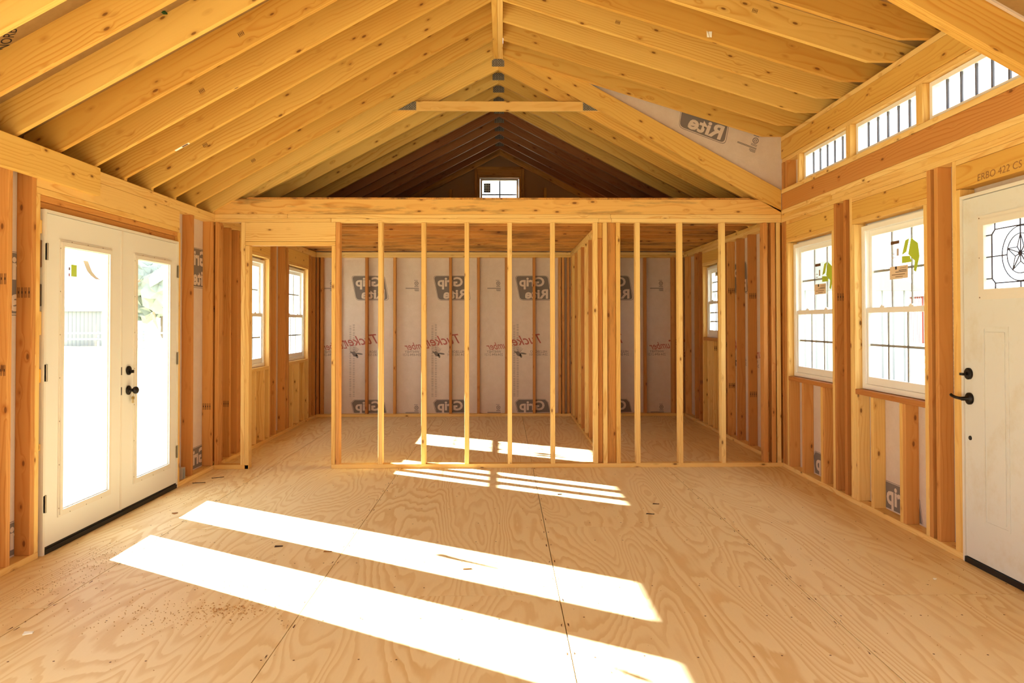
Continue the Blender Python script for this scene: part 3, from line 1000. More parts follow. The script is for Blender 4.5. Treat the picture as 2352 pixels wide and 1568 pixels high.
def sash(parent, side, y0, y1, z0, z1, v0, v1, rail, cols, rows, glass_v, munt='muntin_grey', bars=None, lab=None):
    b, t, s_ = rail
    o = boxes(parent, 'sash', [wbox(side, y0, y0 + s_, v0, v1, z0, z1), wbox(side, y1 - s_, y1, v0, v1, z0, z1),
                               wbox(side, y0 + s_, y1 - s_, v0, v1, z0, z0 + b), wbox(side, y0 + s_, y1 - s_, v0, v1, z1 - t, z1)], 'vinyl_white')
    gy0, gy1, gz0, gz1 = y0 + s_, y1 - s_, z0 + b, z1 - t
    boxes(o, 'pane', [wbox(side, gy0, gy1, glass_v, glass_v + 0.004, gz0, gz1)], 'glass')
    mw = bars or 0.016
    for i in range(1, cols):
        yc = gy0 + (gy1 - gy0) * i / cols
        boxes(o, 'muntin', [wbox(side, yc - mw / 2, yc + mw / 2, glass_v + 0.005, glass_v + 0.013, gz0, gz1)], munt)
    for i in range(1, rows):
        zc = gz0 + (gz1 - gz0) * i / rows
        boxes(o, 'muntin', [wbox(side, gy0, gy1, glass_v + 0.005, glass_v + 0.012, zc - mw / 2, zc + mw / 2)], munt)
    return o

def window(side, w, split=None, cols=3, rows=2):
    WN[0] += 1
    y0, y1, z0, z1 = w[0] + 0.008, w[1] - 0.008, w[2] + 0.002, w[3] - 0.022
    x0 = XL if side < 0 else XR
    e = structure(empty('window_%d' % WN[0], (x0 + side * 0.08, (y0 + y1) / 2, z0)))
    va, vb = 0.050, 0.125
    f = 0.036
    boxes(e, 'frame', [wbox(side, y0, y0 + f, va, vb, z0, z1), wbox(side, y1 - f, y1, va, vb, z0, z1),
                       wbox(side, y0 + f, y1 - f, va, vb, z0, z0 + f), wbox(side, y0 + f, y1 - f, va, vb, z1 - f, z1)], 'vinyl_white')
    boxes(e, 'flange', [wbox(side, w[0] - 0.02, y0 + 0.01, 0.103, 0.108, w[2] - 0.02, w[3] + 0.02), wbox(side, y1 - 0.01, w[1] + 0.02, 0.103, 0.108, w[2] - 0.02, w[3] + 0.02),
                        wbox(side, y0 + 0.01, y1 - 0.01, 0.103, 0.108, w[2] - 0.02, z0 + 0.01), wbox(side, y0 + 0.01, y1 - 0.01, 0.103, 0.108, z1 - 0.01, w[3] + 0.02)], 'vinyl_white')
    boxes(e, 'stop', [wbox(side, y0 + f, y0 + f + 0.012, va + 0.004, va + 0.012, z0 + f, z1 - f), wbox(side, y1 - f - 0.012, y1 - f, va + 0.004, va + 0.012, z0 + f, z1 - f)], 'vinyl_white')
    zm = split or (z0 + z1) / 2
    lo = sash(e, side, y0 + f + 0.001, y1 - f - 0.001, z0 + f + 0.001, zm + 0.018, va + 0.014, va + 0.042, (0.055, 0.036, 0.034), cols, rows, va + 0.024)
    hi = sash(e, side, y0 + f + 0.001, y1 - f - 0.001, zm - 0.014, z1 - f - 0.001, va + 0.044, va + 0.070, (0.036, 0.040, 0.034), cols, rows, va + 0.054)
    for q in (0.3, 0.72):
        yc = y0 + (y1 - y0) * q
        boxes(lo, 'sash_lock', [wbox(side, yc - 0.03, yc + 0.03, va + 0.022, va + 0.042, zm + 0.018, zm + 0.03), wbox(side, yc - 0.012, yc + 0.012, va + 0.02, va + 0.034, zm + 0.03, zm + 0.038)], 'vinyl_white')
    return e, hi, lo

def sticker(parent, name, side, y0, y1, z0, z1, v, parts, lab):
    """parts: list of (polygon in 0..1 units, material); y0 is the left edge as seen from indoors"""
    x = (XL if side < 0 else XR) + side * v
    me_mats = []
    bm = bmesh.new()
    for i, (pl, m) in enumerate(parts):
        if m not in me_mats: me_mats.append(m)
        pts = []
        for a, b in pl:
            pts.append(bm.verts.new((x - side * (0.0006 + 0.0004 * i), y0 + (y1 - y0) * a, z0 + (z1 - z0) * b)))
        fc = bm.faces.new(pts); fc.material_index = me_mats.index(m)
    o = finish(parent, name, bm, me_mats, recalc=False)
    o['label'] = lab
    return o
R4 = lambda a, b, c, d: [(a, c), (b, c), (b, d), (a, d)]
SHEET = [(R4(0, 1, 0, 1), 'film_label'),
         ([(0.40, 0.55), (0.52, 0.93), (0.66, 0.97), (0.56, 0.62)], 'print_green'),
         ([(0.62, 0.55), (0.72, 0.97), (0.95, 0.80), (1.0, 0.45), (0.88, 0.05), (0.80, 0.10), (0.84, 0.35)], 'print_green'),
         ([(0.40, 0.33), (0.40, 0.52), (0.68, 0.50), (0.74, 0.33)], 'print_green'),
         (R4(0.0, 0.32, 0.88, 0.97), 'ink_dark'), (R4(0.22, 0.30, 0.55, 0.75), 'ink_faint'), (R4(0.05, 0.18, 0.6, 0.62), 'ink_faint'), (R4(0.05, 0.18, 0.5, 0.52), 'ink_faint'),
         (R4(-0.03, 0.62, -0.08, 0.27), 'print_tan'), (R4(0.17, 0.23, 0.18, 0.27), 'ink_black'), (R4(0.18, 0.58, 0.10, 0.115), 'ink_black'),
         (R4(0.30, 0.58, 0.14, 0.155), 'ink_black'), (R4(0.05, 0.52, 0.03, 0.045), 'ink_dark'), (R4(0.18, 0.45, -0.03, -0.015), 'ink_dark'), (R4(0.35, 0.58, 0.20, 0.21), 'ink_dark')]
SP = 1.455
e1, h1, l1 = window(1, W1, SP)
sticker(h1, 'sticker', 1, 6.52, 6.165, 1.63, 1.885, 0.102, SHEET, 'clear label sheet printed in green and tan')
e2, h2, l2 = window(1, W2, SP)
sticker(h2, 'sticker', 1, 5.24, 4.875, 1.69, 1.945, 0.102, SHEET, 'clear label sheet printed in green and tan')
e3, h3, l3 = window(-1, W3, SP)
e4, h4, l4 = window(-1, W4, SP)
sticker(h4, 'sticker', -1, 9.62, 9.85, 1.64, 1.86, 0.102, [([(0.1, 0.2), (0.35, 1.0), (0.55, 1.0), (0.4, 0.15)], 'print_green'), ([(0.55, 0.3), (0.7, 0.95), (0.95, 0.7), (0.8, 0.1)], 'print_green'), (R4(0.2, 0.35, 0.0, 0.12), 'ink_red')], 'green printed label')
e5, h5, l5 = window(1, W5, 1.62, 2, 3)
sticker(h5, 'sticker', 1, 9.62, 9.42, 1.96, 2.03, 0.102, [(R4(0, 1, 0, 1), 'paper'), (R4(0.3, 0.6, 0.2, 0.8), 'ink_black')], 'small white label')

def fixed_window(side, w, bars, axis='y'):
    """single fixed light with slim dark bars"""
    WN[0] += 1
    y0, y1, z0, z1 = w[0] + 0.004, w[1] - 0.004, w[2] + 0.003, w[3] - 0.003
    x0 = XL if side < 0 else XR
    e = structure(empty('window_%d' % WN[0], (x0 + side * 0.07, (y0 + y1) / 2, z0)))
    f, va, vb = 0.03, 0.045, 0.1
    boxes(e, 'frame', [wbox(side, y0, y0 + f, va, vb, z0, z1), wbox(side, y1 - f, y1, va, vb, z0, z1),
                       wbox(side, y0 + f, y1 - f, va, vb, z0, z0 + f), wbox(side, y0 + f, y1 - f, va, vb, z1 - f, z1)], 'vinyl_white')
    boxes(e, 'pane', [wbox(side, y0 + f, y1 - f, 0.066, 0.070, z0 + f, z1 - f)], 'glass')
    for i in range(1, bars + 1):
        yc = y0 + f + (y1 - y0 - 2 * f) * i / (bars + 1)
        boxes(e, 'muntin', [wbox(side, yc - 0.006, yc + 0.006, 0.052, 0.064, z0 + f, z1 - f)], 'bar_dark')
    return e
for w in (C1, C2, C3):
    fixed_window(1, w, 5)
# loft window in the gable
WN[0] += 1
lw = structure(empty('window_%d' % WN[0], ((LW[0] + LW[1]) / 2, YF + 0.06, LW[2])))
a, b, c, d = LW[0] + 0.004, LW[1] - 0.004, LW[2] + 0.003, LW[3] - 0.006
f = 0.03
boxes(lw, 'frame', [((a, YF + 0.03, c), (a + f, YF + 0.1, d)), ((b - f, YF + 0.03, c), (b, YF + 0.1, d)), ((a + f, YF + 0.03, c), (b - f, YF + 0.1, c + f)), ((a + f, YF + 0.03, d - f), (b - f, YF + 0.1, d))], 'vinyl_white')
boxes(lw, 'pane', [((a + f, YF + 0.066, c + f), (b - f, YF + 0.070, d - f))], 'glass')
boxes(lw, 'muntin', [((X0 - 0.009, YF + 0.052, c + f), (X0 + 0.009, YF + 0.064, d - f))], 'bar_dark')
boxes(lw, 'muntin', [((a + f, YF + 0.054, 3.231), (b - f, YF + 0.062, 3.249))], 'bar_dark')
bm = bmesh.new()
pz = lambda u0, u1, z0, z1, mi, y: poly3(u0, u1, z0, z1, mi, y)
def poly3(u0, u1, z0, z1, mi, y):
    fc = bm.faces.new([bm.verts.new((x, y, z)) for x, z in ((u0, z0), (u1, z0), (u1, z1), (u0, z1))]); fc.material_index = mi
poly3(-0.28, -0.18, 3.27, 3.41, 0, YF + 0.064)
for i in range(4):
    for j in range(3):
        poly3(-0.275 + j * 0.032, -0.252 + j * 0.032, 3.28 + i * 0.032, 3.302 + i * 0.032, 1, YF + 0.063)
finish(lw, 'sticker', bm, ['paper', 'ink_black'], recalc=False)
# added glazing behind the camera, put in to light the room
def fill_glazing(w, sd=-1):
    WN[0] += 1
    y0, y1, z0, z1 = w
    e = structure(empty('window_%d' % WN[0], ((XL if sd < 0 else XR) + sd * 0.07, (y0 + y1) / 2, z0)))
    f = 0.06; ym = (y0 + y1) / 2
    boxes(e, 'frame', [wbox(sd, y0, y0 + f, 0.04, 0.11, z0, z1), wbox(sd, y1 - f, y1, 0.04, 0.11, z0, z1), wbox(sd, ym - f / 2, ym + f / 2, 0.04, 0.11, z0, z1), wbox(sd, y0 + f, y1 - f, 0.04, 0.11, z0, z0 + f), wbox(sd, y0 + f, y1 - f, 0.04, 0.11, z1 - f, z1)], 'vinyl_white')
    boxes(e, 'pane', [wbox(sd, y0 + f, ym - f / 2, 0.07, 0.074, z0 + f, z1 - f)], 'glass')
    boxes(e, 'pane', [wbox(sd, ym + f / 2, y1 - f, 0.07, 0.074, z0 + f, z1 - f)], 'glass')
for w in (LN1, LN2):
    fill_glazing(w)
fill_glazing(RN1, 1)
for x0, x1, z0, z1 in FW:  # added rear window, also there for its light
    WN[0] += 1
    e = structure(empty('window_%d' % WN[0], ((x0 + x1) / 2, YB - 0.06, z0)))
    f = 0.05
    boxes(e, 'frame', [((x0, YB - 0.1, z0), (x0 + f, YB - 0.03, z1)), ((x1 - f, YB - 0.1, z0), (x1, YB - 0.03, z1)), ((x0 + f, YB - 0.1, z0), (x1 - f, YB - 0.03, z0 + f)), ((x0 + f, YB - 0.1, z1 - f), (x1 - f, YB - 0.03, z1))], 'vinyl_white')
    boxes(e, 'pane', [((x0 + f, YB - 0.07, z0 + f), (x1 - f, YB - 0.066, z1 - f))], 'glass')

# ------------------------------------------------------------------ french double door
def hinge(parent, side, y, z, dy=0.012):
    x0 = XL if side < 0 else XR
    bm = bmesh.new()
    bm_box(bm, (x0 - side * 0.004, y - dy, z - 0.05), (x0 - side * 0.001, y + dy, z + 0.05))
    tube(bm, [(x0 - side * 0.007, y, z - 0.051), (x0 - side * 0.007, y, z + 0.051)], 0.0055, 8)
    bm_box(bm, (x0 - side * 0.0046, y + dy * 0.2, z - 0.03), (x0 - side * 0.004, y + dy * 0.55, z - 0.012), 1)
    bm_box(bm, (x0 - side * 0.0046, y + dy * 0.2, z + 0.012), (x0 - side * 0.004, y + dy * 0.55, z + 0.03), 1)
    return finish(parent, 'hinge', bm, ['hinge_steel', 'ink_black'])

d1 = structure(empty('door_1', (XL - 0.04, 5.357, 0)))
JY0, JY1, JZ = 4.447, 6.268, 2.046
boxes(d1, 'jamb', [wbox(-1, JY0, JY0 + 0.019, -0.004, 0.115, 0, JZ), wbox(-1, JY1 - 0.019, JY1, -0.004, 0.115, 0, JZ), wbox(-1, JY0 + 0.019, JY1 - 0.019, -0.004, 0.115, JZ - 0.019, JZ)], 'door_trim')
boxes(d1, 'threshold', [wbox(-1, JY0 + 0.019, JY1 - 0.019, -0.006, 0.13, 0.001, 0.030), wbox(-1, JY0 + 0.019, JY1 - 0.019, 0.004, 0.1, 0.030, 0.042)], 'threshold_black')
DZ0, DZ1 = 0.044, 2.024
def leaf(y0, y1, gy0, gy1, gz0, gz1, mat='door_white'):
    lf = boxes(d1, 'door_leaf', [wbox(-1, y0, gy0, 0.002, 0.046, DZ0, DZ1), wbox(-1, gy1, y1, 0.002, 0.046, DZ0, DZ1), wbox(-1, gy0, gy1, 0.002, 0.046, DZ0, gz0), wbox(-1, gy0, gy1, 0.002, 0.046, gz1, DZ1)], mat)
    q = 0.034
    def ring(i0, o0, v0, v1):
        return [wbox(-1, gy0 - o0, gy0 + i0, v0, v1, gz0 - o0, gz1 + o0), wbox(-1, gy1 - i0, gy1 + o0, v0, v1, gz0 - o0, gz1 + o0), wbox(-1, gy0 + i0, gy1 - i0, v0, v1, gz0 - o0, gz0 + i0), wbox(-1, gy0 + i0, gy1 - i0, v0, v1, gz1 - i0, gz1 + o0)]
    boxes(lf, 'glazing_frame', ring(0.0, q, -0.004, 0.002) + ring(0.006, 0.022, -0.010, -0.004), 'door_trim')
    boxes(lf, 'glazing_bead', ring(0.012, -0.001, 0.004, 0.014), 'vinyl_white')
    boxes(lf, 'pane', [wbox(-1, gy0 + 0.001, gy1 - 0.001, 0.020, 0.024, gz0 + 0.001, gz1 - 0.001)], 'glass')
    bm = bmesh.new()
    for i in range(7):
        for yy in (gy0 - 0.028, gy1 + 0.028):
            zz = gz0 + 0.02 + i * (gz1 - gz0 - 0.04) / 6
            lathe_x(bm, [(0.0, 0.004), (0.001, 0.004)], XL + 0.0041, yy, zz, 1, 8)
    for i in range(3):
        for zz in (gz0 - 0.028, gz1 + 0.028):
            lathe_x(bm, [(0.0, 0.004), (0.001, 0.004)], XL + 0.0041, gy0 + (i + 0.5) * (gy1 - gy0) / 3, zz, 1, 8)
    finish(lf, 'screw_plug', bm, 'hinge_steel')['kind'] = 'stuff'
    return lf
leafL = leaf(JY0 + 0.021, 5.3555, 4.632, 5.178, 0.222, 1.848)
leafR = leaf(5.3595, JY1 - 0.021, 5.556, 6.102, 0.222, 1.848)
boxes(leafL, 'astragal', [wbox(-1, 5.338, 5.3575, -0.003, 0.002, DZ0, DZ1)], 'door_trim')
for z in (1.795, 1.075, 0.30):
    hinge(leafL, -1, JY0 + 0.02, z, 0.016)
    hinge(leafR, -1, JY1 - 0.012, z, 0.016)
# lock set on the active leaf
bm = bmesh.new()
lathe_x(bm, [(0.001, 0.033), (0.010, 0.033), (0.014, 0.026), (0.014, 0.010), (0.020, 0.010)], XL, 5.445, 1.026, 1, 24)
bm_box(bm, (XL + 0.018, 5.438, 1.008), (XL + 0.040, 5.452, 1.030))
finish(leafR, 'deadbolt', bm, 'black_bronze', smooth=False)
bm = bmesh.new()
lathe_x(bm, [(0.001, 0.034), (0.008, 0.034), (0.013, 0.028), (0.014, 0.012), (0.030, 0.011), (0.036, 0.016), (0.044, 0.024), (0.056, 0.028), (0.066, 0.025), (0.072, 0.016), (0.073, 0.006)], XL, 5.445, 0.884, 1, 24)
finish(leafR, 'door_knob', bm, 'black_bronze', smooth=True)
boxes(leafL, 'strike_plate', [wbox(-1, 5.3385, 5.349, -0.0045, -0.003, 1.0, 1.056)], 'black_bronze')
boxes(leafL, 'strike_plate', [wbox(-1, 5.3385, 5.349, -0.0045, -0.003, 0.858, 0.914)], 'black_bronze')
# labels left on the glass
sticker(leafL, 'sticker', -1, 4.722, 4.828, 1.655, 1.750, 0.0195, [(R4(0, 1, 0, 1), 'film_label'), (R4(0.05, 0.2, 0.1, 0.3), 'ink_red'), (R4(0.05, 0.2, 0.5, 0.7), 'ink_dark'), (R4(0.3, 0.9, 0.1, 0.9), 'print_green')], 'small pale green label')
bm = bmesh.new()
prof = [(0.0, 0.0), (0.012, -0.035), (0.026, -0.07), (0.05, -0.10), (0.078, -0.122)]
for (q0, w0), (q1, w1) in zip(prof, prof[1:]):
    bm.faces.new([bm.verts.new(p) for p in ((XL - 0.018 + q0 * 0.9, 4.886 + q0 * 0.3, 1.777 + w0), (XL - 0.018 + q0 * 0.9, 4.946 + q0 * 0.3, 1.777 + w0), (XL - 0.018 + q1 * 0.9, 4.946 + q1 * 0.3, 1.777 + w1), (XL - 0.018 + q1 * 0.9, 4.886 + q1 * 0.3, 1.777 + w1))])
o = finish(leafL, 'paper_tag', bm, 'paper'); o['label'] = 'curling paper tag'
bm = bmesh.new()
prof = [(0.0, 0.0, 0.0), (0.01, 0.01, -0.07), (0.03, 0.012, -0.15), (0.05, 0.03, -0.22)]
for (q0, y0_, w0), (q1, y1_, w1) in zip(prof, prof[1:]):
    bm.faces.new([bm.verts.new(p) for p in ((XL - 0.018, 5.845 + y0_, 1.455 + w0), (XL - 0.010 + q0, 5.872 + y0_, 1.455 + w0), (XL - 0.010 + q1, 5.872 + y1_, 1.455 + w1), (XL - 0.018, 5.845 + y1_, 1.455 + w1))])
o = finish(leafR, 'paper_tag', bm, 'paper'); o['label'] = 'narrow folded paper tag'
sticker(leafR, 'sticker', -1, 5.60, 5.66, 1.67, 1.70, 0.0195, [([(0, 0), (1, 0.3), (0.7, 1)], 'paper')], 'torn paper corner')
# keys left hanging in the lock
keys = empty('key_bunch', (XL + 0.022, 5.472, 0.855))
tag(keys, 'small bunch of brass keys hanging from the round black door knob', 'keys')
bm = bmesh.new()
tube(bm, [(XL + 0.020, 5.474 + 0.013 * math.cos(t * math.pi / 6), 0.850 + 0.013 * math.sin(t * math.pi / 6)) for t in range(12)], 0.0012, 5, True)
finish(keys, 'key_ring', bm, 'brass')
for i, (dy, rot_) in enumerate(((-0.006, -0.12), (0.008, 0.16))):
    bm = bmesh.new()
    lathe_x(bm, [(0, 0.011), (0.002, 0.011)], XL + 0.018 + i * 0.003, 5.474 + dy, 0.826, 1, 14)
    bm_box(bm, (XL + 0.018 + i * 0.003, 5.474 + dy - 0.004, 0.788), (XL + 0.020 + i * 0.003, 5.474 + dy + 0.004, 0.817))
    bm_box(bm, (XL + 0.018 + i * 0.003, 5.474 + dy + 0.004, 0.792), (XL + 0.020 + i * 0.003, 5.474 + dy + 0.006, 0.800))
    finish(keys, 'key', bm, 'brass')

# ------------------------------------------------------------------ entry door with the star light
d2 = structure(empty('door_2', (XR + 0.04, 3.81, 0)))
EY0, EY1, EZ = 3.358, 4.271, 2.093
boxes(d2, 'jamb', [wbox(1, EY0 - 0.002, EY0 + 0.016, -0.004, 0.115, 0, EZ), wbox(1, EY1 - 0.018, EY1, -0.004, 0.115, 0, EZ), wbox(1, EY0 + 0.016, EY1 - 0.018, -0.004, 0.115, EZ - 0.019, EZ)], 'door_trim')
boxes(d2, 'threshold', [wbox(1, EY0 + 0.016, EY1 - 0.018, -0.006, 0.13, 0.001, 0.032)], 'threshold_black')
gy0, gy1, gz0, gz1 = 3.520, 4.058, 1.545, 1.905
ly0, ly1 = EY0 + 0.019, EY1 - 0.021
lf = boxes(d2, 'door_leaf', [wbox(1, ly0, gy0, 0.003, 0.047, 0.036, 2.070), wbox(1, gy1, ly1, 0.003, 0.047, 0.036, 2.070), wbox(1, gy0, gy1, 0.003, 0.047, 0.036, gz0), wbox(1, gy0, gy1, 0.003, 0.047, gz1, 2.070)], 'door_smudged')
def ring2(i0, o0, v0, v1):
    return [wbox(1, gy0 - o0, gy0 + i0, v0, v1, gz0 - o0, gz1 + o0), wbox(1, gy1 - i0, gy1 + o0, v0, v1, gz0 - o0, gz1 + o0), wbox(1, gy0 + i0, gy1 - i0, v0, v1, gz0 - o0, gz0 + i0), wbox(1, gy0 + i0, gy1 - i0, v0, v1, gz1 - i0, gz1 + o0)]
boxes(lf, 'glazing_frame', ring2(0.0, 0.052, -0.003, 0.003) + ring2(0.004, 0.030, -0.009, -0.003), 'door_trim')
boxes(lf, 'pane', [wbox(1, gy0 + 0.001, gy1 - 0.001, 0.014, 0.018, gz0 + 0.001, gz1 - 0.001)], 'glass')
bm = bmesh.new()
CX, CY, CZ = XR + 0.012, 3.789, 1.725
RO_, RI = 0.142, 0.103
def came(pts, r=0.0036, closed=False):
    tube(bm, [(CX, y, z) for y, z in pts], r, 5, closed)
for R_ in (RO_, RI):
    came([(CY + R_ * math.cos(i * math.pi / 16), CZ + R_ * math.sin(i * math.pi / 16)) for i in range(32)], 0.0028, True)
tips = [(CY + RI * math.sin(i * 2 * math.pi / 5), CZ + RI * math.cos(i * 2 * math.pi / 5)) for i in range(5)]
inn = [(CY + 0.042 * math.sin((i + 0.5) * 2 * math.pi / 5), CZ + 0.042 * math.cos((i + 0.5) * 2 * math.pi / 5)) for i in range(5)]
star = [p for pr in zip(tips, inn) for p in pr]
for i in range(10):
    came([star[i], star[(i + 1) % 10]], 0.0026)
    came([(CY, CZ), star[i]], 0.003)
lathe_x(bm, [(0, 0.012), (0.003, 0.010)], CX - 0.004, CY, CZ, -1, 12)
iy0, iy1, iz0, iz1, ch = gy0 + 0.045, gy1 - 0.045, gz0 + 0.035, gz1 - 0.035, 0.026
octo = [(iy0 + ch, iz0), (iy1 - ch, iz0), (iy1, iz0 + ch), (iy1, iz1 - ch), (iy1 - ch, iz1), (iy0 + ch, iz1), (iy0, iz1 - ch), (iy0, iz0 + ch)]
for i in range(8):
    came([octo[i], octo[(i + 1) % 8]])
for (y, z), (yy, zz) in ((octo[0], (iy0 + ch, gz0)), (octo[1], (iy1 - ch, gz0)), (octo[2], (gy1, iz0 + ch)), (octo[3], (gy1, iz1 - ch)), (octo[4], (iy1 - ch, gz1)), (octo[5], (iy0 + ch, gz1)), (octo[6], (gy0, iz1 - ch)), (octo[7], (gy0, iz0 + ch))):
    came([(y, z), (yy, zz)])
came([(CY, CZ + RI), (CY, gz1)]); came([(CY, gz0), (CY, CZ - RO_)]); came([(CY + RI, CZ), (gy1, CZ)]); came([(gy0, CZ), (CY - RI, CZ)])
o = finish(lf, 'leaded_star', bm, 'came_lead'); o['label'] = 'dark leaded star inside a double ring'
for py0, py1 in ((3.872, 4.082), (3.535, 3.745)):
    pz0, pz1 = 0.262, 1.345
    def pr(o0, i0, v0, v1):
        return [wbox(1, py0 - o0, py0 + i0, v0, v1, pz0 - o0, pz1 + o0), wbox(1, py1 - i0, py1 + o0, v0, v1, pz0 - o0, pz1 + o0), wbox(1, py0 + i0, py1 - i0, v0, v1, pz0 - o0, pz0 + i0), wbox(1, py0 + i0, py1 - i0, v0, v1, pz1 - i0, pz1 + o0)]
    boxes(lf, 'raised_panel', pr(0.0, 0.012, -0.001, 0.003) + [wbox(1, py0 + 0.03, py1 - 0.03, -0.002, 0.003, pz0 + 0.03, pz1 - 0.03)], 'door_smudged')
bm = bmesh.new()
for zz in (gz0 - 0.04, (gz0 + gz1) / 2, gz1 + 0.04):
    for yy in (gy0 - 0.04, gy1 + 0.04):
        lathe_x(bm, [(0.0, 0.004), (0.001, 0.004)], XR - 0.0031 + 0.006 * 0, yy, zz, -1, 8)
finish(lf, 'screw_plug', bm, 'ink_dark')['kind'] = 'stuff'
bm = bmesh.new()
lathe_x(bm, [(-0.003, 0.033), (0.008, 0.033), (0.012, 0.027), (0.013, 0.010), (0.020, 0.010)], XR, 4.207, 1.076, -1, 24)
bm_box(bm, (XR - 0.040, 4.200, 1.066), (XR - 0.018, 4.232, 1.080))
finish(lf, 'deadbolt', bm, 'black_bronze')
bm = bmesh.new()
lathe_x(bm, [(-0.003, 0.034), (0.008, 0.034), (0.013, 0.026), (0.014, 0.012), (0.048, 0.011), (0.050, 0.009)], XR, 4.202, 0.935, -1, 24)
tube(bm, [(XR - 0.044, 4.202, 0.935), (XR - 0.046, 4.225, 0.936), (XR - 0.048, 4.260, 0.938), (XR - 0.047, 4.295, 0.944), (XR - 0.046, 4.303, 0.950)], 0.009, 8)
finish(lf, 'lever_handle', bm, 'black_bronze', smooth=True)
bm = bmesh.new()
lathe_x(bm, [(-0.003, 0.013), (0.0015, 0.012)], XR, 4.203, 0.712, -1, 16)
finish(lf, 'bore_hole', bm, 'threshold_black')

# ------------------------------------------------------------------ printing that shows on the wall facing
bm = bmesh.new()
plate = rounded([(-0.27, 0.178), (0.21, 0.178), (0.27, -0.178), (-0.205, -0.178)], 0.05)
def scaled(pts, f, dx=0): return [(x * f + dx, y * f) for x, y in pts]
plate_l = [(-x, y) for x, y in plate]           # slant runs the other way before mirroring
o_out = rounded([(0.275, 0.18), (-0.215, 0.18), (-0.28, -0.186), (0.205, -0.186)], 0.052)
poly(bm, o_out, 0.0004, 0)
poly(bm, rounded([(0.269, 0.176), (-0.211, 0.176), (-0.274, -0.181), (0.203, -0.181)], 0.050), 0.0008, 1)
poly(bm, rounded([(0.262, 0.172), (-0.206, 0.172), (-0.262, -0.174), (0.198, -0.174)], 0.048), 0.0012, 0)
text_into(bm, 'Grip', 0.185, 0.025, 0.068, 0.0016, 1, bold=0.006, width=0.37)
text_into(bm, 'Rite', 0.185, -0.045, -0.092, 0.0016, 1, bold=0.006, width=0.34)
logo_me = bpy.data.meshes.new('brand_print'); bm.to_mesh(logo_me); bm.free()
logo_me.materials.append(MAT['ink_grey']); logo_me.materials.append(MAT['wrap_facing'])
bm = bmesh.new()
top_pts = rounded([(0.275, 0.18), (-0.215, 0.18), (-0.248, -0.012), (0.238, -0.012)], 0.04)
def sharp_base(a, b, zt, zb, r):
    tl = rounded([(a[0], zt), (b[0], zt), (b[1], zb), (a[1], zb)], 0.001, 1)
    return [(a[0] - r, zt), (b[0] + r, zt), (b[0], zt - r), (b[1], zb), (a[1], zb), (a[0], zt - r)]
poly(bm, sharp_base((0.275, 0.240), (-0.215, -0.248), 0.18, -0.012, 0.045), 0.0004, 0)
poly(bm, sharp_base((0.269, 0.234), (-0.211, -0.244), 0.176, -0.012, 0.043), 0.0008, 1)
poly(bm, sharp_base((0.262, 0.228), (-0.206, -0.238), 0.172, -0.012, 0.041), 0.0012, 0)
text_into(bm, 'Grip', 0.185, 0.025, 0.068, 0.0016, 1, bold=0.006, width=0.37)
half_me = bpy.data.meshes.new('brand_print_cut'); bm.to_mesh(half_me); bm.free()
half_me.materials.append(MAT['ink_grey']); half_me.materials.append(MAT['wrap_facing'])
# lumber yard print: T of Tucker starts at x = 0 and the words run to the right before mirroring
bm = bmesh.new()
text_into(bm, 'Tucker', 0.20, 0.27, 0.105, 0.0006, 0, shear=0.45, bold=0.002, ang=-0.10, width=0.52)
text_into(bm, 'Lumber', 0.15, 0.63, 0.025, 0.0006, 0, shear=0.45, bold=0.001, ang=-0.08, width=0.36)
text_into(bm, 'HILLSBORO', 0.05, 0.045, -0.062, 0.0006, 1, width=0.245)
text_into(bm, '254-582-5301', 0.05, 0.045, -0.105, 0.0006, 1, width=0.265)
text_into(bm, 'WHITNEY', 0.05, 0.70, -0.062, 0.0006, 1, width=0.21)
text_into(bm, '254-694-2121', 0.05, 0.70, -0.105, 0.0006, 1, width=0.26)
# buck's head
def blob(cx, cy, rx, ry, mi, a0=0.0):
    poly(bm, [(cx + rx * math.cos(t) * math.cos(a0) - ry * math.sin(t) * math.sin(a0), cy + rx * math.cos(t) * math.sin(a0) + ry * math.sin(t) * math.cos(a0)) for t in [i * math.pi / 7 for i in range(14)]], 0.0007, mi)
blob(0.34, -0.095, 0.045, 0.028, 1, 0.7); blob(0.305, -0.125, 0.03, 0.016, 1, 1.2); blob(0.385, -0.07, 0.022, 0.01, 1, 0.4); blob(0.27, -0.09, 0.05, 0.012, 1, 0.15)
for sgn in (-1, 1):
    for i in range(4):
        bx = 0.345 + sgn * 0.018 * (i + 1)
        poly(bm, [(0.345 + sgn * 0.012 * i, -0.07), (0.350 + sgn * 0.012 * i, -0.066), (bx + 0.004, -0.015 + 0.012 * (3 - i)), (bx, -0.015 + 0.012 * (3 - i))], 0.0008, 1)
yard_me = bpy.data.meshes.new('yard_print'); bm.to_mesh(yard_me); bm.free()
yard_me.materials.append(MAT['ink_red']); yard_me.materials.append(MAT['ink_grey'])
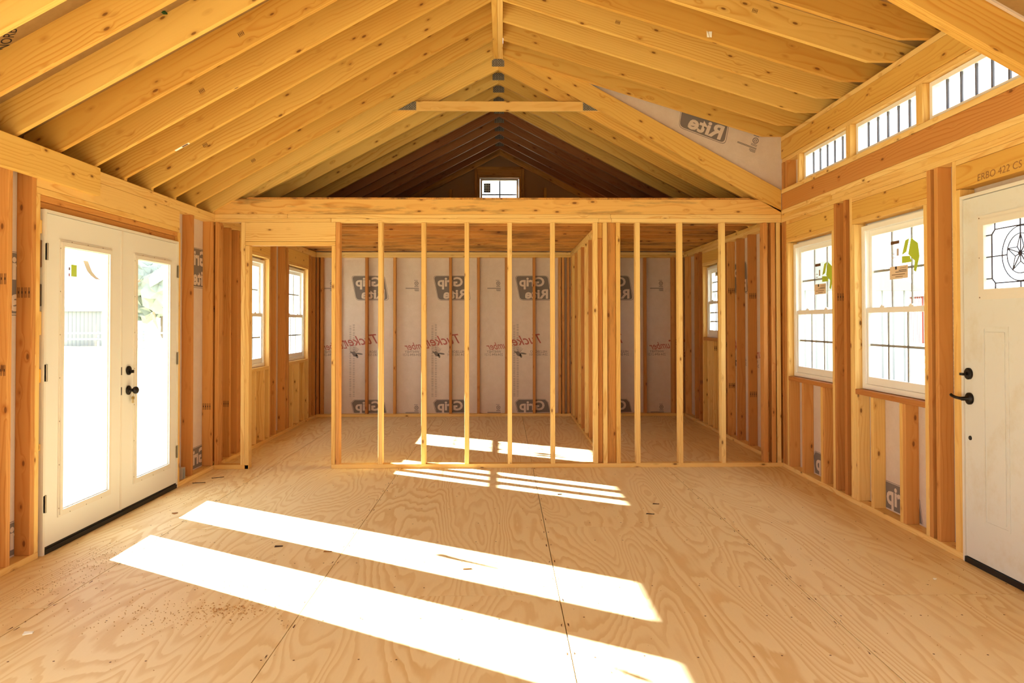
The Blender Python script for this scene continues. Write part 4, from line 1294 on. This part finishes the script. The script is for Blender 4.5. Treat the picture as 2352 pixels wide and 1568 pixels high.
# round approval mark with fine print
bm = bmesh.new()
tpts = [(0.030 * math.cos(i * math.pi / 10), 0.06 + 0.030 * math.sin(i * math.pi / 10)) for i in range(20)]
poly(bm, tpts, 0.0005, 0)
poly(bm, [(x * 0.72, 0.06 + (y - 0.06) * 0.72) for x, y in tpts], 0.0009, 1)
poly(bm, [(-0.012, 0.045), (-0.004, 0.045), (-0.002, 0.075), (-0.012, 0.075)], 0.0013, 0)
poly(bm, [(0.003, 0.045), (0.012, 0.045), (0.012, 0.075), (0.004, 0.075)], 0.0013, 0)
for a_, b2, y_ in ((-0.02, 0.035, 0.10), (-0.03, 0.03, 0.018), (-0.03, 0.03, 0.006), (-0.035, 0.16, -0.012), (-0.035, 0.16, -0.021), (-0.035, 0.03, -0.034), (-0.035, 0.03, -0.044), (-0.035, 0.02, -0.054)):
    poly(bm, [(a_, y_), (b2, y_), (b2, y_ + 0.006), (a_, y_ + 0.006)], 0.0005, 0)
mark_me = bpy.data.meshes.new('approval_mark'); bm.to_mesh(mark_me); bm.free()
mark_me.materials.append(MAT['ink_grey']); mark_me.materials.append(MAT['wrap_facing'])
# columns of fine print
bm = bmesh.new()
rnd_ = random.Random(3)
for c_ in range(2):
    y_ = 0.0
    while y_ < 1.05:
        h_ = rnd_.uniform(0.01, 0.03)
        poly(bm, [(c_ * 0.05, y_), (c_ * 0.05 + 0.03, y_), (c_ * 0.05 + 0.03, y_ + h_), (c_ * 0.05, y_ + h_)], 0.0003, 0)
        y_ += h_ + rnd_.uniform(0.006, 0.016)
fine_me = bpy.data.meshes.new('fine_print'); bm.to_mesh(fine_me); bm.free()
fine_me.materials.append(MAT['ink_faint'])

E3 = 0.0006
def print_back(me, name, x, z):
    return decal(wall_back, name, me, (x, YF + D - E3, z), (-1, 0, 0), (0, 0, 1)) if False else decal_back(me, name, x, z)
def decal_back(me, name, x, z):
    o = link(name, me, wall_back)
    # facing -Y, x reversed so that the print reads backwards from indoors
    m = Matrix(((-1, 0, 0), (0, 0, -1), (0, 1, 0))).to_4x4()
    m.translation = Vector((x, YF + D - E3, z))
    o.matrix_local = wm(wall_back).inverted() @ m
    return o
for i in range(4):
    xc = -1.948 + 1.199 * i
    decal_back(logo_me, 'brand_print', xc, 1.874)
    decal_back(half_me, 'brand_print', xc, 0.060)
    decal_back(yard_me, 'yard_print', xc + 0.117, 1.0)
    decal_back(mark_me, 'approval_mark', xc + 0.68, 1.88)
    decal_back(mark_me, 'approval_mark', xc + 0.68, 0.06)
    decal_back(fine_me, 'fine_print', xc - 0.22, 0.28)
decal_back(mark_me, 'approval_mark', -2.50, 1.88)
decal_back(yard_me, 'yard_print', -1.948 + 0.117 + 4 * 1.199 - 0.0, 1.0)
def decal_side(me, name, side, y, z):
    w = wall_left if side < 0 else wall_right
    o = link(name, me, w)
    x = (XL - D + E3) if side < 0 else (XR + D - E3)
    # columns: x axis, y axis, normal; reversed reading direction
    ux = Vector((0, -1, 0)) if side < 0 else Vector((0, 1, 0))
    nz = Vector((1, 0, 0)) if side < 0 else Vector((-1, 0, 0))
    m = Matrix((ux, Vector((0, 0, 1)), nz)).transposed().to_4x4()
    m.translation = Vector((x, y, z))
    o.matrix_local = wm(w).inverted() @ m
    return o
for i in range(3):
    y = 5.09 + 1.2 * i
    decal_side(half_me, 'brand_print', 1, y, 0.060)
for y in (7.49, 8.55):
    decal_side(logo_me, 'brand_print', 1, y, 1.874); decal_side(yard_me, 'yard_print', 1, y - 0.117, 1.0)
decal_side(logo_me, 'brand_print', -1, 6.90, 1.874); decal_side(half_me, 'brand_print', -1, 6.90, 0.060)
decal_side(logo_me, 'brand_print', -1, 4.40, 1.60); decal_side(half_me, 'brand_print', -1, 4.40, 0.060)
decal_side(fine_me, 'fine_print', -1, 4.29, 0.9); decal_side(fine_me, 'fine_print', 1, 4.44, 0.9)
# on the dormer cheek, turned with the sheet
def decal_cheek(me, name, x, z, a):
    o = link(name, me, wall_cheek)
    ux = Vector((-math.cos(a), 0, math.sin(a))); vy = Vector((math.sin(a), 0, math.cos(a)))
    m = Matrix((ux, vy, Vector((0, -1, 0)))).transposed().to_4x4()
    m.translation = Vector((x, 7.082 - E3, z))
    o.matrix_local = wm(wall_cheek).inverted() @ m
    return o
decal_cheek(logo_me, 'brand_print', 1.935, 3.335, 0.36)
decal_cheek(mark_me, 'approval_mark', 2.40, 3.05, 0.36)
# maker's lettering on the roof sheets
bm = bmesh.new()
text_into(bm, 'NORBORD', 0.075, 0, 0, 0.0, 0, width=0.30)
nb = bpy.data.meshes.new('sheet_lettering'); bm.to_mesh(nb); bm.free(); nb.materials.append(MAT['ink_black'])
o = link('sheet_lettering', nb, ceiling)
sl = Vector((math.cos(ang), 0, math.sin(ang))); nn = Vector((math.sin(ang), 0, -math.cos(ang)))
uu = (sl * 0.8 - Vector((0, 1, 0)) * 0.6).normalized(); vv = nn.cross(uu)
m = Matrix((uu, vv, nn)).transposed().to_4x4()
xx, yy = -2.40, 3.66
m.translation = Vector((xx, yy, TOPL - PW * abs(xx - X0))) + nn * 0.001
o.matrix_local = wm(ceiling).inverted() @ m

# ink stamps on the broad faces of some studs
bm = bmesh.new()
for j in range(4):
    x_ = -0.03 + j * 0.02
    poly(bm, [(x_ - 0.006, -0.03), (x_ - 0.002, -0.03), (x_ - 0.002, 0.03), (x_ - 0.006, 0.03)], 0, 0)
    poly(bm, [(x_ + 0.002, -0.03), (x_ + 0.006, -0.03), (x_ + 0.006, 0.03), (x_ + 0.002, 0.03)], 0, 0)
    poly(bm, [(x_ - 0.002, -0.006), (x_ + 0.002, -0.006), (x_ + 0.002, 0.008), (x_ - 0.002, 0.008)], 0, 0)
stamp = bpy.data.meshes.new('grade_stamp'); bm.to_mesh(stamp); bm.free(); stamp.materials.append(MAT['ink_dark'])
rs = random.Random(11)
for s_ in STAMPED:
    mw = wm(s_)
    c_ = mw.translation
    zs_ = [rs.uniform(1.5, 1.75), rs.uniform(1.0, 1.2), rs.uniform(0.5, 0.7)]
    bbz = max(v.co.x for v in s_.data.vertices) * 2
    for z_ in rs.sample(zs_, rs.choice((0, 1, 1, 2))):
        if abs(z_ - c_.z) > bbz / 2 - 0.06: continue
        if abs(c_.y - (YP + D / 2)) < 0.06: continue
        o = link('grade_stamp', stamp, s_)
        m = Matrix(((1, 0, 0), (0, 0, -1), (0, 1, 0))).to_4x4()
        m.translation = Vector((c_.x, c_.y - T / 2 - 0.0006, z_))
        o.matrix_local = mw.inverted() @ m

for j, (o_, xq) in enumerate(((rafters[5], -2.0), (rafters[3], -2.3), (rafters[1], -2.2), (rafters[6], -1.6), (drs[3], 0.9), (drs[5], 1.7))):
    yq = wm(o_).translation.y
    zq = (zl(xq) if xq < 0 else DB - DS * xq) + 0.10
    aq = ang if xq < 0 else -math.atan(DS)
    ux = Vector((math.cos(aq), 0, math.sin(aq))); vy = Vector((-math.sin(aq), 0, math.cos(aq)))
    m = Matrix((ux * 0.5, vy * 0.5, Vector((0, -1, 0)))).transposed().to_4x4()
    m.translation = Vector((xq, yq - 0.0007, zq))
    o = link('grade_stamp', stamp, o_)
    o.matrix_local = wm(o_).inverted() @ m

# ------------------------------------------------------------------ loose things indoors
mb = boxes(None, 'junction_box', [((XL - 0.078, 6.40, T + 0.001), (XL - 0.012, 6.403, 0.135)), ((XL - 0.078, 6.45, T + 0.001), (XL - 0.012, 6.453, 0.135)), ((XL - 0.078, 6.403, T + 0.001), (XL - 0.075, 6.45, 0.135)), ((XL - 0.075, 6.403, T + 0.001), (XL - 0.012, 6.45, T + 0.004)), ((XL - 0.075, 6.403, 0.132), (XL - 0.012, 6.45, 0.135)), ((XL - 0.075, 6.403, T + 0.004), (XL - 0.055, 6.45, 0.132))], 'metal_box')
tag(mb, 'small grey metal box on the bottom plate beside the double door', 'metal box')
def nail(x, y, a, L, lab):
    bm = bmesh.new()
    dx, dy = math.cos(a) * L, math.sin(a) * L
    tube(bm, [(x, y, 0.004), (x + dx, y + dy, 0.004)], 0.0025, 6)
    tube(bm, [(x, y, 0.004), (x - dx * 0.02, y - dy * 0.02, 0.004)], 0.005, 8)
    return tag(finish(None, 'nail', bm, 'threshold_black'), lab, 'nail', 'loose nails by the double door')
nail(-2.645, 6.42, 0.25, 0.10, 'dark nail lying nearest the double door on the plywood')
nail(-2.56, 6.62, 0.55, 0.10, 'dark nail lying further from the double door, by the corner studs')
def scrap(x, y, w, l, a, mat, lab, h=0.006):
    bm = bmesh.new()
    pts = [(-l / 2, -w / 2), (l * 0.45, -w * 0.4), (l / 2, w * 0.3), (-l * 0.4, w / 2)]
    lo_ = [bm.verts.new((x + px * math.cos(a) - py_ * math.sin(a), y + px * math.sin(a) + py_ * math.cos(a), 0.0006)) for px, py_ in pts]
    hi_ = [bm.verts.new(v.co + Vector((0, 0, h * (0.5 + 0.5 * (i % 2))))) for i, v in enumerate(lo_)]
    bm.faces.new(lo_[::-1]); bm.faces.new(hi_)
    for i in range(4):
        bm.faces.new((lo_[i], lo_[(i + 1) % 4], hi_[(i + 1) % 4], hi_[i]))
    return tag(finish(None, 'wood_chip', bm, mat), lab, 'wood chip', 'chips on the floor')
scrap(-1.375, 4.61, 0.02, 0.05, 0.3, 'chip_dark', 'dark curled wood chip between the two sunlit strips')
scrap(-1.05, 4.50, 0.012, 0.05, 0.1, 'wood_chip', 'thin brown splinter between the two sunlit strips')
scrap(-0.20, 4.17, 0.010, 0.05, 0.2, 'wood_chip', 'brown sliver on the shaded strip, beside the plywood joint')
scrap(1.05, 5.33, 0.010, 0.06, -0.2, 'chip_dark', 'dark splinter on the plywood toward the window wall')
scrap(1.15, 5.62, 0.008, 0.05, -0.1, 'chip_dark', 'short dark splinter in front of the partition')
scrap(0.45, 5.95, 0.008, 0.04, 0.4, 'chip_dark', 'small dark sliver beside the barred sun patch')
scrap(2.30, 3.96, 0.012, 0.018, 0.4, 'paper', 'tiny white crumb in front of the entry door')
scrap(-2.10, 3.35, 0.03, 0.04, 0.4, 'paper', 'pale paper crumb in front of the wall studs')
scrap(-2.36, 5.42, 0.03, 0.035, 1.0, 'wood_chip', 'light wood crumb in front of the double door')
# sawdust
bm = bmesh.new()
rs = random.Random(5)
def dust(cx, cy, sx, sy, n, s0, s1):
    for _ in range(n):
        x, y = rs.gauss(cx, sx), rs.gauss(cy, sy)
        if x < XL + 0.02: continue
        s = rs.uniform(s0, s1); a = rs.uniform(0, 6.28)
        p = [bm.verts.new((x + s * math.cos(a + t), y + s * math.sin(a + t), 0.0008)) for t in (0, 2.1, 4.2)]
        q = bm.verts.new((x, y, 0.0008 + s * 0.8))
        for i in range(3):
            bm.faces.new((p[i], p[(i + 1) % 3], q))
dust(-1.55, 3.55, 0.25, 0.12, 260, 0.002, 0.005); dust(-2.35, 4.2, 0.10, 0.30, 300, 0.002, 0.004); dust(-1.3, 3.6, 0.10, 0.05, 120, 0.003, 0.007)
dust(-1.8, 4.0, 0.4, 0.5, 200, 0.0015, 0.004); dust(-2.4, 6.1, 0.15, 0.35, 160, 0.002, 0.004); dust(1.9, 3.9, 0.5, 0.4, 160, 0.0015, 0.004); dust(0.4, 4.6, 1.2, 1.0, 160, 0.0015, 0.004)
o = finish(None, 'sawdust', bm, 'sawdust')
o['kind'] = 'stuff'; tag(o, 'brown sawdust crumbs scattered over the plywood floor', 'sawdust')
bm = bmesh.new()
rs = random.Random(9)
y = 3.07
while y < 10.8:
    x = XL + 0.1
    while x < XR:
        if rs.random() < 0.75:
            cx_, cy_ = x + rs.uniform(-0.05, 0.05), y + rs.uniform(-0.012, 0.012)
            if not (YP - 0.02 < cy_ < YP + D + 0.02):
                bm.faces.new([bm.verts.new((cx_ + 0.005 * math.cos(t * math.pi / 3), cy_ + 0.005 * math.sin(t * math.pi / 3), 0.0006)) for t in range(6)])
        x += 0.2
    y += S
for xs_ in (-2.198, -0.96, 0.28, 1.531):
    y = 2.5
    while y < 7.0:
        for q in (-0.015, 0.015):
            bm.faces.new([bm.verts.new((xs_ + q + 0.004 * math.cos(t * math.pi / 3), y + rs.uniform(-0.03, 0.03) + 0.004 * math.sin(t * math.pi / 3), 0.0006)) for t in range(6)])
        y += 0.3
o = finish(floor, 'nail_head', bm, 'ink_dark', recalc=False); o['kind'] = 'stuff'
# scraps stapled to rafters
bm = bmesh.new()
xx = 1.50; zz_ = DB - DS * xx
for q in range(2):
    bm.faces.new([bm.verts.new(p) for p in ((xx - 0.02 + q * 0.02, 5.376 - 0.004 - 0.012 * (q == 0), zz_ + 0.055), (xx + q * 0.02, 5.376 - 0.004 - 0.012 * (q == 1), zz_ + 0.05), (xx + q * 0.016, 5.376 - 0.02, zz_ + 0.005), (xx - 0.016 + q * 0.02, 5.376 - 0.012, zz_ + 0.01))])
o = finish(None, 'paper_scrap', bm, 'paper'); tag(o, 'crumpled white paper scrap stuck to a dormer rafter', 'paper scrap')
bm = bmesh.new()
yl = rafters[4].location.y - lr.location.y + 7.0
xa = -2.36
pts = [(xa, zl(xa) - 0.001), (xa + 0.10, zl(xa + 0.10) - 0.001)]
bm.faces.new([bm.verts.new(p) for p in ((pts[0][0], yl + 0.004, pts[0][1]), (pts[1][0], yl + 0.004, pts[1][1]), (pts[1][0], yl + 0.034, pts[1][1]), (pts[0][0], yl + 0.034, pts[0][1]))])
fc = bm.faces.new([bm.verts.new(p) for p in ((pts[0][0] + 0.05, yl + 0.008, pts[0][1] + 0.0275), (pts[1][0] - 0.01, yl + 0.008, pts[1][1] - 0.0062), (pts[1][0] - 0.01, yl + 0.03, pts[1][1] - 0.0062), (pts[0][0] + 0.05, yl + 0.03, pts[0][1] + 0.0275))])
fc.material_index = 1
o = finish(rafters[4], 'barcode_label', bm, ['paper', 'ink_dark'], recalc=False); o['label'] = 'small white barcode label'

# ------------------------------------------------------------------ outdoors
ground = structure(boxes(None, 'ground', [((-140, -60, -0.5), (140, 200, -0.42))], 'dry_grass'))
road = structure(boxes(None, 'road', [((22, -60, -0.42), (28, 200, -0.40))], 'road_grey'))
def ribbed_shed(name, x0, x1, y0, y1, h, mat, lab, cat='shed', ribs=0.3):
    e = empty(name, ((x0 + x1) / 2, (y0 + y1) / 2, -0.42))
    tag(e, lab, cat)
    boxes(e, 'wall_shell', [((x0, y0, -0.42), (x1, y1, h))], mat)
    bm = bmesh.new()
    x = x0 + ribs / 2
    while x < x1:
        bm_box(bm, (x - 0.02, y0 - 0.025, -0.42), (x + 0.02, y0 - 0.001, h)); x += ribs
    y = y0 + ribs / 2
    while y < y1:
        for xs_, xe in ((x0 - 0.025, x0 - 0.001), (x1 + 0.001, x1 + 0.025)):
            bm_box(bm, (xs_, y - 0.02, -0.42), (xe, y + 0.02, h))
        y += ribs
    finish(e, 'siding_rib', bm, 'trim_grey')['kind'] = 'stuff'
    xm = (x0 + x1) / 2
    prism_xz(e, 'roof', [(x0 - 0.3, h + 0.001), (x1 + 0.3, h + 0.001), (xm, h + 0.3 * (x1 - x0))], y0 - 0.2, y1 + 0.2, 'roof_grey')
    return e
ribbed_shed('metal_shed', -5.7, -3.25, 14.5, 20.0, 3.2, 'siding_white', 'white ribbed metal shed seen through the back room windows')
ribbed_shed('garden_shed', -33.4, -30.2, 57, 61, 2.2, 'shed_grey', 'pale grey gabled shed across the field, seen through the double door')
ribbed_shed('white_outbuilding', 6.2, 11.0, 20.0, 26.0, 2.2, 'siding_white', 'white ribbed outbuilding seen through the small bathroom window')
ribbed_shed('red_barn', 34, 41, 60, 70, 3.4, 'barn_red', 'faded red barn beyond the road, seen through the double-hung windows', 'barn')
fence = empty('field_fence', (-31, 50, -0.42)); tag(fence, 'low pale rail fence in front of the grey shed', 'fence')
for z in (0.2, 0.6):
    boxes(fence, 'rail', [((-42, 49.97, z), (-18, 50.03, z + 0.12))], 'trim_grey')
for i in range(9):
    boxes(fence, 'fence_post', [((-42 + i * 3, 50.03, -0.42), (-41.88 + i * 3, 50.15, 0.8))], 'trim_grey')
def tree(x, y, h, r, lab, seed):
    e = empty('tree', (x, y, -0.42)); tag(e, lab, 'tree', 'trees around the lot')
    bm = bmesh.new()
    tube(bm, [(x, y, -0.42), (x + 0.1, y, h * 0.3), (x, y + 0.1, h * 0.6)], 0.06 * r + 0.08, 7)
    finish(e, 'trunk', bm, 'bark')
    rs = random.Random(seed)
    bm = bmesh.new()
    for _ in range(9):
        m = Matrix.Translation((x + rs.uniform(-r, r) * 0.6, y + rs.uniform(-r, r) * 0.6, h * rs.uniform(0.45, 0.95))) @ Matrix.Scale(r * rs.uniform(0.35, 0.6), 4)
        bmesh.ops.create_icosphere(bm, subdivisions=3, radius=1.0, matrix=m)
    for v in bm.verts:
        v.co += Vector((rs.uniform(-1, 1), rs.uniform(-1, 1), rs.uniform(-1, 1))) * 0.09 * r
    finish(e, 'crown', bm, 'leaves', recalc=False)
tree(-38, 84, 7.0, 4.5, 'pale tree beyond the grey shed', 1)
tree(-33, 90, 5.5, 4.0, 'pale low tree standing behind the fence line', 2)
tree(36, 82, 8.0, 5.0, 'bushy tree behind the red barn', 3)
tree(30, 92, 6.5, 4.2, 'round tree by the road beyond the barn', 4)
tree(14.5, 36, 6.5, 2.4, 'leafy green tree behind the white outbuilding', 5)
tree(8.4, 31, 6.0, 1.9, 'slim green tree beside the white outbuilding', 6)
